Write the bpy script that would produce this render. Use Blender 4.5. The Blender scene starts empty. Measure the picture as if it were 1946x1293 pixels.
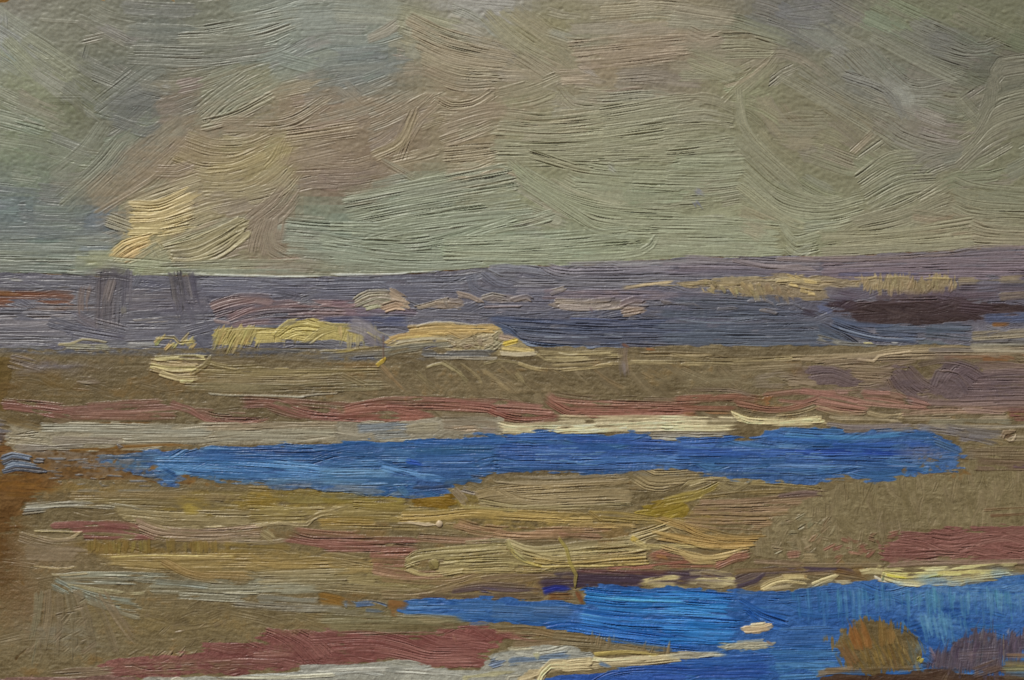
import bpy, math
import numpy as np

# ------------------------------------------------------------------ camera, world, sun, exposure
PX = 0.0002                      # metres of painted board per photo pixel
FW, FH = 1946.0, 1293.0
ZC = 1.45                        # height of the picture centre above the floor
scene = bpy.context.scene
cam_d = bpy.data.cameras.new("camera"); cam = bpy.data.objects.new("camera", cam_d)
scene.collection.objects.link(cam); scene.camera = cam
DIST = 0.78
cam.location = (0, -DIST, ZC); cam.rotation_euler = (math.radians(90), 0, 0)
cam_d.sensor_width = 36.0; cam_d.lens = 36.0 * DIST / (FW * PX)
cam_d.clip_start = 0.01; cam_d.clip_end = 50

SUN_EL, SUN_AZ = math.radians(48), math.radians(-30)      # azimuth measured from the wall's outward normal (-Y) to the left
world = bpy.data.worlds.new("World"); scene.world = world; world.use_nodes = True
nt = world.node_tree; bg = nt.nodes['Background']
sky = nt.nodes.new('ShaderNodeTexSky'); sky.sky_type = 'NISHITA'; sky.sun_disc = False
sky.sun_elevation = SUN_EL; sky.sun_rotation = math.radians(180) - SUN_AZ
nt.links.new(sky.outputs['Color'], bg.inputs['Color']); bg.inputs['Strength'].default_value = 0.05
sun_d = bpy.data.lights.new("sun", 'SUN'); sun_d.energy = 4.0; sun_d.angle = math.radians(4)
sun_d.color = (1.0, 0.95, 0.86)
sun = bpy.data.objects.new("sun", sun_d); scene.collection.objects.link(sun)
from mathutils import Vector
sd = Vector((math.sin(SUN_AZ)*math.cos(SUN_EL), -math.cos(SUN_AZ)*math.cos(SUN_EL), math.sin(SUN_EL)))   # towards the sun
sun.rotation_euler = sd.to_track_quat('Z', 'Y').to_euler(); sun.location = sd*3
scene.view_settings.view_transform = 'Standard'; scene.view_settings.look = 'None'
scene.view_settings.exposure = -0.58; scene.view_settings.gamma = 1.0
scene.view_settings.use_curve_mapping = False
ALB = np.array([1.50, 1.55, 1.64])     # pigment albedo per apparent colour

# ------------------------------------------------------------------ the paint: a brush simulator laying real relief
rng = np.random.default_rng(7)
K = 1.0
MX0, MX1, MY0, MY1 = 125, 125, 9, 120
W = int((FW+MX0+MX1)*K); H = int((FH+MY0+MY1)*K)
col = np.zeros((H, W, 3), np.float32); hgt = np.zeros((H, W), np.float32); pid = np.zeros((H, W), np.int16)
GX = (np.arange(W, dtype=np.float32)+.5)/K-MX0
GY = (np.arange(H, dtype=np.float32)+.5)/K-MY0

def gtex(n, m, ss, sd_, seed):
    r = np.random.default_rng(seed).standard_normal((n, m))
    fy = np.fft.fftfreq(n)[:, None]; fx = np.fft.fftfreq(m)[None, :]
    f = np.exp(-2*np.pi**2*((fy*ss)**2+(fx*sd_)**2))
    o = np.real(np.fft.ifft2(np.fft.fft2(r)*f)); o /= o.std()
    return o.astype(np.float32)
# [along the stroke (1 px cells), across it (0.5 px cells)]
def btex(n, m, ss, s1, s2, seed):       # band-passed: an even brush-hair pitch
    r = np.random.default_rng(seed).standard_normal((n, m))
    fy = np.fft.fftfreq(n)[:, None]; fx = np.fft.fftfreq(m)[None, :]
    f = np.exp(-2*np.pi**2*(fy*ss)**2)*(np.exp(-2*np.pi**2*(fx*s1)**2)-np.exp(-2*np.pi**2*(fx*s2)**2))
    o = np.real(np.fft.ifft2(np.fft.fft2(r)*f)); o /= o.std()
    return o.astype(np.float32)
TR = .62*btex(1024, 1024, 22, 1.35, 2.8, 1)+.30*btex(1024, 1024, 26, 2.5, 5.4, 2)+.14*gtex(1024, 1024, 7, 1.8, 3)+.26*gtex(1024, 1024, 14, 8, 23)
TR = np.where(TR < 0, TR*1.35, TR*.75)*(1+.45*gtex(1024, 1024, 26, 26, 31)).clip(.15, 1.9)
TC = 0.8*gtex(1024, 1024, 60, 4, 4)+0.5*gtex(1024, 1024, 35, 12, 5)
TD = 0.75*gtex(1024, 1024, 16, 3.0, 6)+0.6*gtex(1024, 1024, 10, 9, 7)
N1 = gtex(1024, 2048, 7, 16, 8); N2 = gtex(1024, 2048, 2.2, 2.8, 9); N3 = gtex(1024, 2048, 28, 40, 10); NF = gtex(1024, 2048, .8, .8, 11)
NE = gtex(1024, 2048, 3.0, 7.0, 12)
NN = [np.tile(n, (2, 2))[:H, :W] for n in (N1, N2, N3, NF, NE)]

PARTS = ['board']
def part_id(p):
    if p not in PARTS: PARTS.append(p)
    return PARTS.index(p)

def smooth_path(p):
    p = np.asarray(p, float).reshape(-1, 2)
    if len(p) == 1: p = np.vstack([p, p+[1, 0]])
    q = np.vstack([2*p[0]-p[1], p, 2*p[-1]-p[-2]]); out = []
    for i in range(1, len(q)-2):
        L = np.hypot(*(q[i+1]-q[i])); n = max(1, int(L/14)) if len(p) > 2 else 1
        t = np.arange(n)[:, None]/n
        a, b, c, d = q[i-1], q[i], q[i+1], q[i+2]
        out.append(.5*(2*b+(c-a)*t+(2*a-5*b+4*c-d)*t*t+(3*b-a-3*c+d)*t**3))
    out.append(q[-2][None]); return np.vstack(out)

BLUES = ('upper_river', 'lower_river')
def stroke(part, pts, w, c, th=1.0, amp=.8, op=.88, dry=.25, rag=6., lip=.45, streak=8., pick=.4, carry=.35, clip=None, seedo=None, soft=0., taper=0.):
    """one brush stroke along pts (photo px), w px wide, colour c (0-255)"""
    P = smooth_path(pts); hw = w/2
    seg = P[1:]-P[:-1]; L = np.maximum(np.hypot(seg[:, 0], seg[:, 1]), 1e-3); cs = np.concatenate([[0], np.cumsum(L)]); T = cs[-1]
    m = hw+rag+4
    x0 = max(0, int((P[:, 0].min()-m+MX0)*K)); x1 = min(W, int((P[:, 0].max()+m+MX0)*K)+2)
    y0 = max(0, int((P[:, 1].min()-m+MY0)*K)); y1 = min(H, int((P[:, 1].max()+m+MY0)*K)+2)
    if x1-x0 < 2 or y1-y0 < 2: return
    X = GX[x0:x1][None, :]; Y = GY[y0:y1][:, None]
    best = np.full((y1-y0, x1-x0), 1e9, np.float32); S = np.zeros_like(best); D = np.zeros_like(best)
    n = len(seg)
    for i in range(n):
        ux, uy = seg[i]/L[i]; dx = X-P[i, 0]; dy = Y-P[i, 1]
        t = dx*ux+dy*uy
        tc = np.clip(t, -1e4 if i == 0 else 0, 1e4 if i == n-1 else L[i])
        d = -dx*uy+dy*ux; e = t-tc; dd = d*d+e*e
        k = dd < best
        best = np.where(k, dd, best); S = np.where(k, tc+cs[i], S); D = np.where(k, np.sign(d)*np.sqrt(dd), D)
    ro, co = rng.integers(0, 1024, 2)
    si = (S.astype(np.int32)+ro) & 1023; di = ((D*2).astype(np.int32)+co) & 1023
    tr = TR[si, di]; tcx = TC[si, di]; td = TD[si, di]
    bri = TD[ro, di]; bri2 = TD[(ro+500) & 1023, di]
    wl = hw*(1+.10*N1[ro, si])
    if taper: wl = wl*np.clip(1-taper*np.clip((S/T-.4)/.6, 0, 1), .15, 1)
    ad = np.clip((wl-np.abs(D))/1.3+.5, 0, 1)
    cap = .35*hw*(D/hw)**2*1.6
    so = soft if soft else 1.6
    a0 = np.clip((S-cap*.6+rag*.45*bri)/so+.5, 0, 1)
    a1 = np.clip((T-S-cap+rag*bri2)/so+.5, 0, 1)
    a = ad*a0*a1
    if dry > 0:
        u = np.clip(S/max(T, 1), 0, 1); eg = np.clip(np.abs(D)/hw, 0, 1)
        thr = 2.3-dry*((1.2+2.4*u+1.2*eg**3) if T > 28 else (1.1+.9*u+.9*eg**3))
        a = a*np.clip((thr+td)*2.0, 0, 1)
    bw = 1.6 if th > 1.25 else 4.2+1.5*min(1, w/30)
    ac0 = np.clip((wl-np.abs(D))/bw+.35+.3*bri, 0, 1)*np.clip((S-cap*.6+rag*.5*bri)/(so+5)+.4, 0, 1)*np.clip((T-S-cap+rag*bri2)/(so+(3 if th > 1.25 else 12))+.4, 0, 1)
    if clip is not None: a = a*clip[y0:y1, x0:x1]
    if a.max() <= 0: return
    cc = np.asarray(c, np.float32)
    if part in BLUES and cc[2] > cc[0]+30: cc = cc*np.array([.86, .97, .94], np.float32)
    elif part and (part.startswith('light_bank') or part.startswith('sand_bank') or part.startswith('yellow_path')): cc = cc*np.array([.95, .95, .94], np.float32)
    elif part and (part.startswith('yellow_bank') or part.startswith('sky/cloud')): cc = cc+np.array([2, 2, 6], np.float32)
    elif part == 'sky': cc = (cc*.88+cc.mean()*.12)*1.025+np.array([3, 2, 2], np.float32)
    elif part in ('meadow', 'field', 'olive_meadow'): cc = cc*.985+np.array([1, 0, 1], np.float32)
    elif part and part.startswith('cream_shore'): cc = cc*1.05+3
    elif part and part.startswith('hill') and cc[2] > cc[0]+1: cc = cc*np.array([.86, .90, .92], np.float32) if 'slate' in part else (cc*.62+np.array([1, 1.0, 1.02], np.float32)*cc.mean()*.38)*.965
    elif part and part.startswith('red_bank'): cc = cc*.80+np.array([114, 90, 74], np.float32)*.20
    cv = cc[None, None, :]+(streak*tcx)[:, :, None]*np.array([1, .97, .85], np.float32)
    ac = (a*np.minimum(1, ac0+(.25 if th > 1.25 else 0))*op*np.clip(1-pick*np.clip(.3-tcx*.7, 0, 1.4), 0, 1))[:, :, None]
    col[y0:y1, x0:x1] = col[y0:y1, x0:x1]*(1-ac)+cv*ac
    hn = th*(.85+.15*bri)+amp*tr
    if lip:
        hn = hn+lip*np.exp(-((wl-np.abs(D)-2.2)/1.7)**2)*(.7+.5*N1[ro, si])+lip*.8*np.exp(-((T-S-cap-2.5)/2.5)**2)
    h = hgt[y0:y1, x0:x1]
    hgt[y0:y1, x0:x1] = h*(1-a)+a*(np.clip(h, -2, 5)*carry+hn)
    pd = pid[y0:y1, x0:x1]; k = (a > .45)
    if part is not None: pd[k] = part_id(part)

NS = np.tile(gtex(1024, 2048, 1.5, 11, 13), (2, 2))[:H, :W]; NV_ = np.tile(gtex(1024, 2048, 9, 1.4, 14), (2, 2))[:H, :W]
def blur(m, rx, ry):
    for ax, r in ((1, rx), (0, ry), (1, rx), (0, ry)):
        r = max(1, int(r)); p = [(0, 0), (0, 0)]; p[ax] = (r+1, r)
        c = np.cumsum(np.pad(m, p, mode='edge'), axis=ax, dtype=np.float64)
        m = ((c[:, 2*r+1:]-c[:, :-2*r-1]) if ax else (c[2*r+1:]-c[:-2*r-1]))/(2*r+1)
    return m.astype(np.float32)
def polymask(poly, ragx=5., ragy=3., vert=False, hard=4.):
    """inside of an outline, its rim broken up by the hairs of the brush"""
    poly = np.asarray(poly, float).reshape(-1, 2)
    x0, y0 = poly.min(0)-25; x1, y1 = poly.max(0)+25
    ia, ib = np.searchsorted(GX, [x0, x1]); ja, jb = np.searchsorted(GY, [y0, y1])
    m = np.zeros((H, W), np.float32)
    if ib-ia < 1 or jb-ja < 1: return m
    sl = (slice(ja, jb), slice(ia, ib))
    Xs = GX[ia:ib][None, :]+NN[0][sl]*ragx*.5; Ys = GY[ja:jb][:, None]+NN[0][sl]*ragy*.35
    ins = np.zeros(Ys.shape, bool); n = len(poly)
    for i in range(n):
        xa, ya = poly[i]; xb, yb = poly[(i+1) % n]
        if ya == yb: continue
        ins ^= ((ya > Ys) != (yb > Ys)) & (Xs < (xb-xa)*(Ys-ya)/(yb-ya)+xa)
    b = blur(ins.astype(np.float32), ragx*.9, ragy*.7)
    nz = .21*(NV_ if vert else NS)[sl]+.13*NN[4][sl]+.08*NN[1][sl]
    m[sl] = np.clip((b-.5+nz)*hard+.5, 0, 1)*np.clip((b-.06)*9, 0, 1); m[sl] = np.maximum(m[sl], np.clip((b-.88)*9, 0, 1))
    return m
def fuzzy(x, y, rx, ry, c, op=.7, tile=None, rough=.5, part=None):
    """a thin rubbed-in stain of another pigment, no relief of its own (photo px)"""
    if tile: (x, y), rx, ry = P_(tile, f'{x},{y}')[0], rx*U, ry*U
    ia, ib = np.searchsorted(GX, [x-rx*2.2, x+rx*2.2]); ja, jb = np.searchsorted(GY, [y-ry*2.2, y+ry*2.2])
    if ib-ia < 2 or jb-ja < 2: return
    sl = (slice(ja, jb), slice(ia, ib))
    d = ((GX[ia:ib][None, :]-x+NN[0][sl]*rx*.18)/rx)**2+((GY[ja:jb][:, None]-y+NN[0][sl]*ry*.2)/ry)**2
    a = (op*np.exp(-d*1.1)*np.clip(1+rough*(.5*NN[0][sl]+.5*NS[sl]+.4*NN[1][sl]), 0, 1.5)).clip(0, 1)[:, :, None]
    col[sl] = col[sl]*(1-a)+np.asarray(c, np.float32)*a
    if part: pid[sl][a[:, :, 0] > .5] = part_id(part)

TO = dict(A=(0, 0), B=(640, 0), C=(1286, 0), D=(0, 420), E=(640, 420), F=(1286, 420), G=(0, 853), H=(640, 853), I=(1286, 853))
U = 660/1940.
def P_(tile, s):
    out = []
    for q in s.split():
        x, y = q.split(','); out.append((float(x)*U+TO[tile][0], float(y)*U+TO[tile][1]))
    return np.array(out)
def edge_out(p):
    p = p.copy()
    p[:, 0] = np.where(p[:, 0] <= 2, p[:, 0]-MX0+6, p[:, 0]); p[:, 0] = np.where(p[:, 0] >= 1938, p[:, 0]+MX1-4, p[:, 0])
    p[:, 1] = np.where(p[:, 1] >= 1288, p[:, 1]+MY1, p[:, 1]); return p
def s(tile, part, pts, w, c, **kw):
    p = P_(tile, pts)
    kw.setdefault('rag', 5.)
    q = edge_out(p)
    # strokes that run on into the neighbouring tile
    raw = [float(v.split(',')[0]) for v in pts.split()]
    if raw[-1] >= 1935 and tile not in 'CFI': q = np.vstack([q[:-1], q[-1]+[rng.uniform(-20, 70), 0]]); kw.setdefault('soft', 14)
    if raw[0] <= 2 and tile not in 'ADG' and len(raw) > 1: q[0] -= [rng.uniform(-20, 50), 0]; kw.setdefault('soft', 14)
    stroke(part, q, w*U*(1.3 if w < 24 else 1.15)+(.8 if w > 9 else 0), c, **kw)

def fill(tile, part, poly, cols, ang=0., n=40, w=16, L=110, base=True, rag=(5, 3), jit=6., op=.8, cj=4., thinned=False, vert=False, **kw):
    """a painted area: thin ground coat inside a ragged outline, then n strokes clipped to it"""
    p = edge_out(P_(tile, poly)) if isinstance(poly, str) else np.asarray(poly, float).reshape(-1, 2)
    m = polymask(p, *rag, vert=vert)
    cols = [cols] if not isinstance(cols[0], (tuple, list)) else cols
    if base:
        c = np.mean(cols, 0); a = m[:, :, None]*.96
        thin = np.clip(-.25+.30*NN[0]+.22*NN[2]+.16*NN[1], 0, .5)[:, :, None]
        cb_ = c[None, None]+(NN[0]*3.5+NN[1]*3+NN[2]*3)[:, :, None]*np.array([1, 1, .9], np.float32)
        if thinned: cb_ = cb_*(1-thin)+np.array([112, 82, 40], np.float32)*thin
        col[:] = col*(1-a)+cb_*a
        hgt[:] = hgt*(1-m)+m*(.3+hgt*.25+.17*NN[1]+.16*NN[3]+.20*NS); pid[m > .5] = part_id(part)
    ys, xs = np.nonzero(m > .5)
    if len(ys) == 0: return m
    for _ in range(n):
        k = rng.integers(len(ys)); x, y = GX[xs[k]], GY[ys[k]]
        a_ = math.radians((ang(x, y) if callable(ang) else ang)+rng.normal()*jit)
        l = L*rng.uniform(.5, 1.2); bend = rng.normal()*.08*l
        dx, dy = math.cos(a_), math.sin(a_)
        pts = [(x-dx*l/2, y-dy*l/2), (x-dy*bend, y+dx*bend), (x+dx*l/2, y+dy*l/2)]
        c = np.array(cols[rng.integers(len(cols))], float)+rng.normal()*cj
        stroke(part, pts, w*rng.uniform(.6, 1.3), c, clip=m, op=op, **kw)
    return m

# bare cardboard ground
n1, n2, n3, nf, ne = NN
col[:] = np.array([106, 80, 48], np.float32)+(n1*5+n2*6+n3*4)[:, :, None]*np.array([1, .9, .6], np.float32)
hgt[:] = .22*n2+.15*nf

# ---------------------------------------------------------------- SKY: colour and direction read off point by point
SKYC = """20,20,128,125,112 100,60,128,128,112 10,90,140,143,135 60,150,132,134,112 60,250,126,130,108 60,350,118,126,112 40,390,104,116,118
100,460,108,116,112 190,430,100,110,118 200,60,122,122,106 210,130,110,112,98 270,200,98,104,100 280,240,105,110,105 150,190,110,112,88 110,150,138,140,118 300,60,112,116,108
400,60,120,122,106 400,100,115,117,104 560,50,135,142,130 620,60,134,140,130 700,60,136,142,130 700,110,112,120,118 660,130,118,124,116 560,110,120,130,120
500,160,138,136,108 420,180,128,130,108 340,200,125,113,98 450,230,136,128,102 560,200,142,128,106 640,220,138,120,104 330,260,132,120,98 260,280,122,122,104
180,300,118,122,104 240,340,130,122,100 350,300,140,126,98 340,320,130,114,98 450,310,158,142,96 500,290,152,138,98 540,300,150,138,92 600,300,132,112,94
620,350,125,105,90 480,350,148,138,104 420,370,140,128,104 500,400,132,116,98 520,440,126,112,94 300,400,170,156,112 200,490,140,144,112 400,440,150,140,104
380,490,140,142,112 300,500,140,142,112 600,400,128,138,120 650,430,125,138,122 750,400,132,140,118 850,440,130,140,118 950,460,138,146,122 1100,480,140,146,120
800,360,130,138,118 1000,360,140,142,112 1200,350,140,142,114 1200,440,138,142,114 1400,450,144,148,120 1000,250,143,140,110 1200,250,143,142,112 900,260,142,128,102
850,200,143,132,104 750,250,134,118,98 750,300,140,124,98 900,320,144,134,106 700,320,128,110,92 850,100,148,136,112 800,60,140,138,110 950,20,148,146,138
900,10,152,150,142 1000,60,140,134,104 1050,60,138,132,100 1100,80,140,138,118 1200,80,150,134,110 1280,90,145,130,110 1250,40,145,138,112 1150,120,148,134,110
1250,150,128,120,105 1300,130,135,125,104 1380,140,138,136,106 1400,90,130,122,98 1500,30,112,112,104 1530,20,108,108,105 1550,50,118,118,108 1600,100,128,126,104
1700,50,120,122,98 1800,30,118,120,96 1900,60,115,116,92 1800,90,108,108,98 1860,120,100,100,88 1930,130,95,95,80 1700,150,122,122,106 1650,160,118,118,108
1500,200,128,124,100 1600,250,128,122,98 1450,200,130,130,102 1500,250,128,122,96 1450,300,130,128,102 1600,300,128,126,100 1700,230,125,120,104 1800,200,118,118,96
1850,250,122,120,98 1770,250,130,124,112 1900,300,122,122,98 1700,330,128,128,102 1700,400,130,130,104 1900,380,124,124,98 1500,380,130,132,104 1550,440,138,140,112
1800,430,138,124,100 1650,450,138,134,104 1900,450,135,128,102 1450,420,142,138,108 1350,300,138,140,112"""
SKYA = """100,100,35 150,250,22 60,350,8 200,150,35 300,80,4 400,80,-5 480,60,-12 250,250,-40 300,300,-42 200,350,-42 450,180,-20 420,230,-25 550,220,-12 400,290,15
480,310,-20 520,340,-35 420,370,-15 560,60,-30 600,30,-5 600,300,10 100,450,1 30,420,1 250,440,-20 350,430,-20 600,420,4 660,60,0 800,80,16 850,130,20 850,180,8 750,190,-30
700,220,-20 650,260,-15 950,60,35 1000,100,35 1050,130,25 1000,180,-15 900,200,-20 1100,90,-3 1200,90,-8 1280,100,-8 1250,150,8 1000,230,-4 1200,230,-8 1150,270,-5
900,290,-3 850,270,-25 760,320,-10 760,280,-40 800,380,-12 750,420,-8 900,430,-18 1050,350,32 1000,330,30 1100,380,15 1200,390,3 1250,320,-8 1300,30,5 1330,70,-2 1400,90,20
1420,150,-42 1550,60,30 1700,50,25 1850,50,25 1650,150,30 1750,110,20 1850,120,25 1600,200,38 1550,180,40 1650,250,40 1750,230,20 1850,220,-35 1920,180,-35 1450,220,60
1430,300,50 1500,340,35 1600,370,15 1700,340,-40 1650,390,-30 1750,380,-25 1800,430,-5 1880,380,15 1500,400,30 1350,200,5 1350,300,-10 1350,350,-12 1900,300,-30
1500,260,0 1450,450,-5 1850,460,-6 1550,440,-50 1000,470,-3 1250,470,-3 1650,460,-8"""
SC = np.array([[float(v) for v in q.split(',')] for q in SKYC.split()]); SA = np.array([[float(v) for v in q.split(',')] for q in SKYA.split()])
def sky_col(x, y, p=1.55):
    w = 1/(((SC[:, 0]-x)**2+(1.35*(SC[:, 1]-y))**2+700)**p); return (w[:, None]*SC[:, 2:]).sum(0)/w.sum()
def sky_ang(x, y):
    w = 1/(((SA[:, 0]-x)**2+(SA[:, 1]-y)**2+300)**2.2); a = np.radians(SA[:, 2])*2
    return math.atan2((w*np.sin(a)).sum(), (w*np.cos(a)).sum())/2
HZ = [(-130, 516), (100, 522), (190, 527), (380, 525), (600, 527), (800, 520), (900, 512), (960, 508), (1100, 505), (1280, 492), (1500, 487), (1600, 490), (1700, 482), (1800, 478), (1946, 468), (2080, 466)]
skym = polymask([(-118, -4), (2064, -4)]+HZ[::-1], 3, 1.6)
for j in range(0, H, 16):
    for i in range(0, W, 16):
        c = sky_col(GX[i]+6, GY[j]+6)
        b = (slice(j, j+16), slice(i, i+16)); a = skym[b][:, :, None]*.95
        col[b] = col[b]*(1-a)+c*a
    if GY[j] > 560: break
hgt[:] = np.where(skym > .5, .5+.3*n2+.2*n1, hgt); pid[skym > .5] = part_id('sky')
for z in '60,200,60,90,138,142,114 30,60,50,40,138,140,128 150,190,30,24,100,104,80 60,300,80,60,122,132,108 560,40,70,24,140,144,132 250,150,60,30,112,114,104 900,20,90,18,154,152,142 1660,170,60,24,124,124,118 1560,60,90,40,112,112,106 1800,110,110,30,104,104,94'.split():
    z = [float(q_) for q_ in z.split(',')]; fuzzy(z[0], z[1], z[2], z[3], z[4:], .5)

def flow_stroke(x, y, L, w, **kw):
    pts = [(x, y)]; a = sky_ang(x, y)
    for _ in range(int(L/14)):
        b = sky_ang(x, y)
        while b-a > math.pi/2: b -= math.pi
        while a-b > math.pi/2: b += math.pi
        a += max(-.12, min(.12, b-a)); x += 14*math.cos(a); y += 14*math.sin(a); pts.append((x, y))
    mx, my = pts[len(pts)//2]
    c = sky_col(mx, my)+rng.normal(size=3)*[2.6, 2.4, 2.4]+rng.normal()*2.6
    stroke('sky', np.array(pts)[::2] if len(pts) > 3 else pts, w, c, clip=skym, **kw)
for _ in range(560):
    flow_stroke(rng.uniform(-110, 2050), rng.uniform(-5, 520), rng.uniform(50, 150), rng.uniform(18, 46),
                th=rng.uniform(.2, .8), amp=rng.uniform(.25, .65), lip=rng.uniform(.1, .8), dry=rng.uniform(.1, .5), streak=5, pick=.5, op=.8, rag=9)

def sk(tile, pts, w, c, **kw):
    kw.setdefault('clip', skym); kw.setdefault('amp', .75); kw.setdefault('streak', 5); kw.setdefault('op', .85)
    prt = kw.pop('part', 'sky'); p_ = P_(tile, pts); m_ = p_[len(p_)//2]
    if prt == 'sky' and kw['clip'] is not None:
        c = np.asarray(c, float)*.5+sky_col(*m_)*.5; kw['amp'] = kw['amp']*rng.uniform(.55, .95); kw.setdefault('soft', 5.); kw.setdefault('pick', .6); kw['lip'] = kw.get('lip', .5)*.6
    s(tile, prt, pts, w, c, **kw)
# upper left
sk('A', '250,120 560,140', 14, (140, 138, 118), amp=.3); sk('A', '450,120 620,200 720,250', 60, (124, 120, 104))
sk('A', '380,480 620,660', 150, (116, 118, 102), dry=.6); sk('A', '420,330 700,480', 110, (122, 122, 108)); sk('A', '520,400 760,500', 90, (126, 127, 112))
sk('A', '130,230 420,420', 150, (128, 130, 106), dry=.5); sk('A', '20,90 30,180', 60, (150, 152, 146), dry=.6, soft=14)
sk('A', '20,230 200,420', 100, (132, 136, 108), soft=10); sk('A', '300,560 480,560', 60, (104, 104, 78), soft=14, amp=.3); sk('A', '430,560 470,660', 50, (94, 92, 68), soft=14, amp=.3)
sk('A', '500,260 480,340', 26, (92, 96, 92), soft=8); sk('A', '470,240 600,210', 40, (140, 130, 112), soft=10)
sk('A', '540,620 860,380 960,390', 110, (108, 114, 104), amp=.4); sk('A', '600,610 900,640', 150, (98, 104, 100), amp=.3, soft=14); sk('A', '640,680 830,740 910,700', 60, (100, 105, 100), lip=1.6)
sk('A', '700,560 860,500', 90, (104, 108, 104), amp=.3); sk('A', '790,480 900,500', 50, (120, 122, 108), amp=.3, soft=12)
sk('A', '250,340 280,350', 22, (160, 162, 156), soft=5); sk('A', '640,540 670,530', 18, (150, 152, 148), soft=4); sk('A', '910,480 960,490', 26, (156, 158, 152), soft=4)
sk('A', '720,180 1100,200', 80, (110, 114, 106), amp=.4); sk('A', '720,330 1100,350 1450,310', 60, (120, 122, 110), amp=1.1); sk('A', '760,280 1200,285 1560,250', 70, (124, 126, 112), amp=1.1)
sk('A', '1000,230 1400,210 1680,120', 80, (128, 128, 110), amp=1.2, th=1.1); sk('A', '1150,170 1500,110 1700,80', 70, (132, 132, 112), amp=1.0)
sk('A', '1560,60 1640,40', 200, (134, 140, 126), amp=.3, soft=12); sk('A', '1640,120 1940,90', 170, (138, 144, 132), amp=.35, soft=10); sk('A', '1560,330 1760,380', 70, (124, 136, 122), amp=.4, soft=10)
sk('A', '1150,690 1300,560 1560,430', 110, (132, 134, 108), amp=1.0, th=1.2); sk('A', '1130,710 1320,660 1540,550', 60, (138, 136, 108), amp=1.1, th=1.6, lip=1.4)
sk('A', '1100,640 1200,560 1400,420', 90, (130, 128, 106), amp=.8); sk('A', '1250,700 1600,690 1840,560', 80, (138, 128, 104), amp=1.0)
sk('A', '870,640 1020,620', 150, (122, 110, 98), amp=.4, soft=16); sk('A', '560,1180 900,920 1080,740', 90, (128, 116, 96), amp=.55, th=.8); sk('A', '520,1130 760,910 1040,680', 120, (126, 118, 98), amp=.4)
sk('A', '540,1200 860,1000 980,880', 26, (146, 130, 106), lip=1.2)
sk('A', '460,1100 640,860 760,740', 90, (120, 122, 104), amp=.35); sk('A', '350,1140 560,960 700,800', 120, (116, 122, 104), amp=.4); sk('A', '300,1000 480,860 600,700', 90, (122, 124, 106), amp=.45)
for y_, x_ in ((760, 1050), (800, 1040), (850, 1000), (890, 980)): sk('A', f'{x_},{y_} {x_+150},{y_+50} {x_+330},{y_+45} {x_+480},{y_-20}', 56, (140+rng.normal()*3, 126, 98), amp=1.2)
sk('A', '880,960 1000,960 1100,920', 60, (132, 116, 98), amp=.9); sk('A', '1120,980 1260,990 1500,900', 70, (150, 138, 100), amp=1.0); sk('A', '1160,950 1320,930 1500,860', 60, (156, 142, 96), amp=1.0)
sk('A', '1500,960 1560,900 1620,780', 80, (152, 138, 92), amp=.8); sk('A', '1140,1070 1400,1060 1620,920', 90, (148, 136, 100), amp=1.2, th=1.2); sk('A', '1380,1110 1560,1060 1660,960', 90, (146, 136, 102), amp=1.1)
sk('A', '1640,900 1940,840', 110, (136, 122, 100), amp=.7, soft=20); sk('A', '1640,1000 1940,980', 100, (130, 113, 96), amp=.6, soft=20); sk('A', '1600,780 1940,720', 90, (148, 132, 92), amp=1.0)
sk('A', '1180,1150 1320,1120', 110, (134, 122, 102), soft=12, amp=.5); sk('A', '1400,1280 1560,1160 1640,1060', 130, (132, 116, 98), amp=.8)
sk('A', '1380,1240 1500,1140 1620,1000', 60, (142, 130, 104), amp=1.1)
# upper middle
sk('B', '0,60 380,80', 130, (136, 142, 130), amp=.35, soft=10); sk('B', '0,230 200,240 350,200', 60, (128, 136, 122), amp=.6); sk('B', '170,230 280,180 350,130', 50, (148, 132, 110), amp=1.1)
sk('B', '0,320 300,300', 60, (116, 122, 118), amp=.4, soft=20); sk('B', '0,400 340,380', 60, (122, 126, 116), amp=.4, soft=20); sk('B', '20,480 130,580', 80, (128, 132, 120), amp=.3, soft=12)
sk('B', '370,150 560,220 760,250', 90, (136, 138, 118), amp=1.0); sk('B', '400,280 520,300', 90, (128, 134, 118), soft=14, amp=.5)
for k in range(5): sk('B', f'{400+k*22},{110+k*72} {620+k*18},{210+k*66} {980+k*-20},{300+k*42}', 74, (148, 134+rng.normal()*2, 106), amp=1.15, th=1.0)
sk('B', '560,560 640,600 760,590 880,520', 60, (150, 136, 106), amp=1.3, lip=1.4); sk('B', '420,600 490,560 580,520', 50, (142, 130, 102), amp=1.2, lip=1.5)
sk('B', '640,-10 1000,20', 110, (150, 150, 140), amp=.35, soft=14, clip=skym); sk('B', '980,60 1200,230 1400,400', 110, (142, 132, 104), amp=.6); sk('B', '820,80 1000,250 1200,360', 90, (138, 134, 106), amp=.6)
sk('B', '1020,310 1250,460', 60, (142, 132, 106), amp=.8); sk('B', '1240,440 1440,430', 70, (160, 142, 118), amp=.7, th=1.4); sk('B', '1350,360 1440,410', 50, (142, 138, 134), soft=8)
for k in range(4): sk('B', f'{1290+k*20},{262+k*38} {1560},{240+k*40} {1940},{205+k*38}', 44, (150-k*2, 134-k*3, 110-k*2), amp=1.25, th=1.1)
sk('B', '1180,190 1330,240', 70, (136, 136, 120), soft=14); sk('B', '1560,430 1840,410', 80, (128, 118, 102), soft=12, amp=.5)
sk('B', '900,540 1080,500 1240,440', 70, (140, 132, 102), amp=.9, lip=1.2); sk('B', '880,600 1100,560 1240,500', 70, (142, 138, 100), amp=.7)
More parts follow.
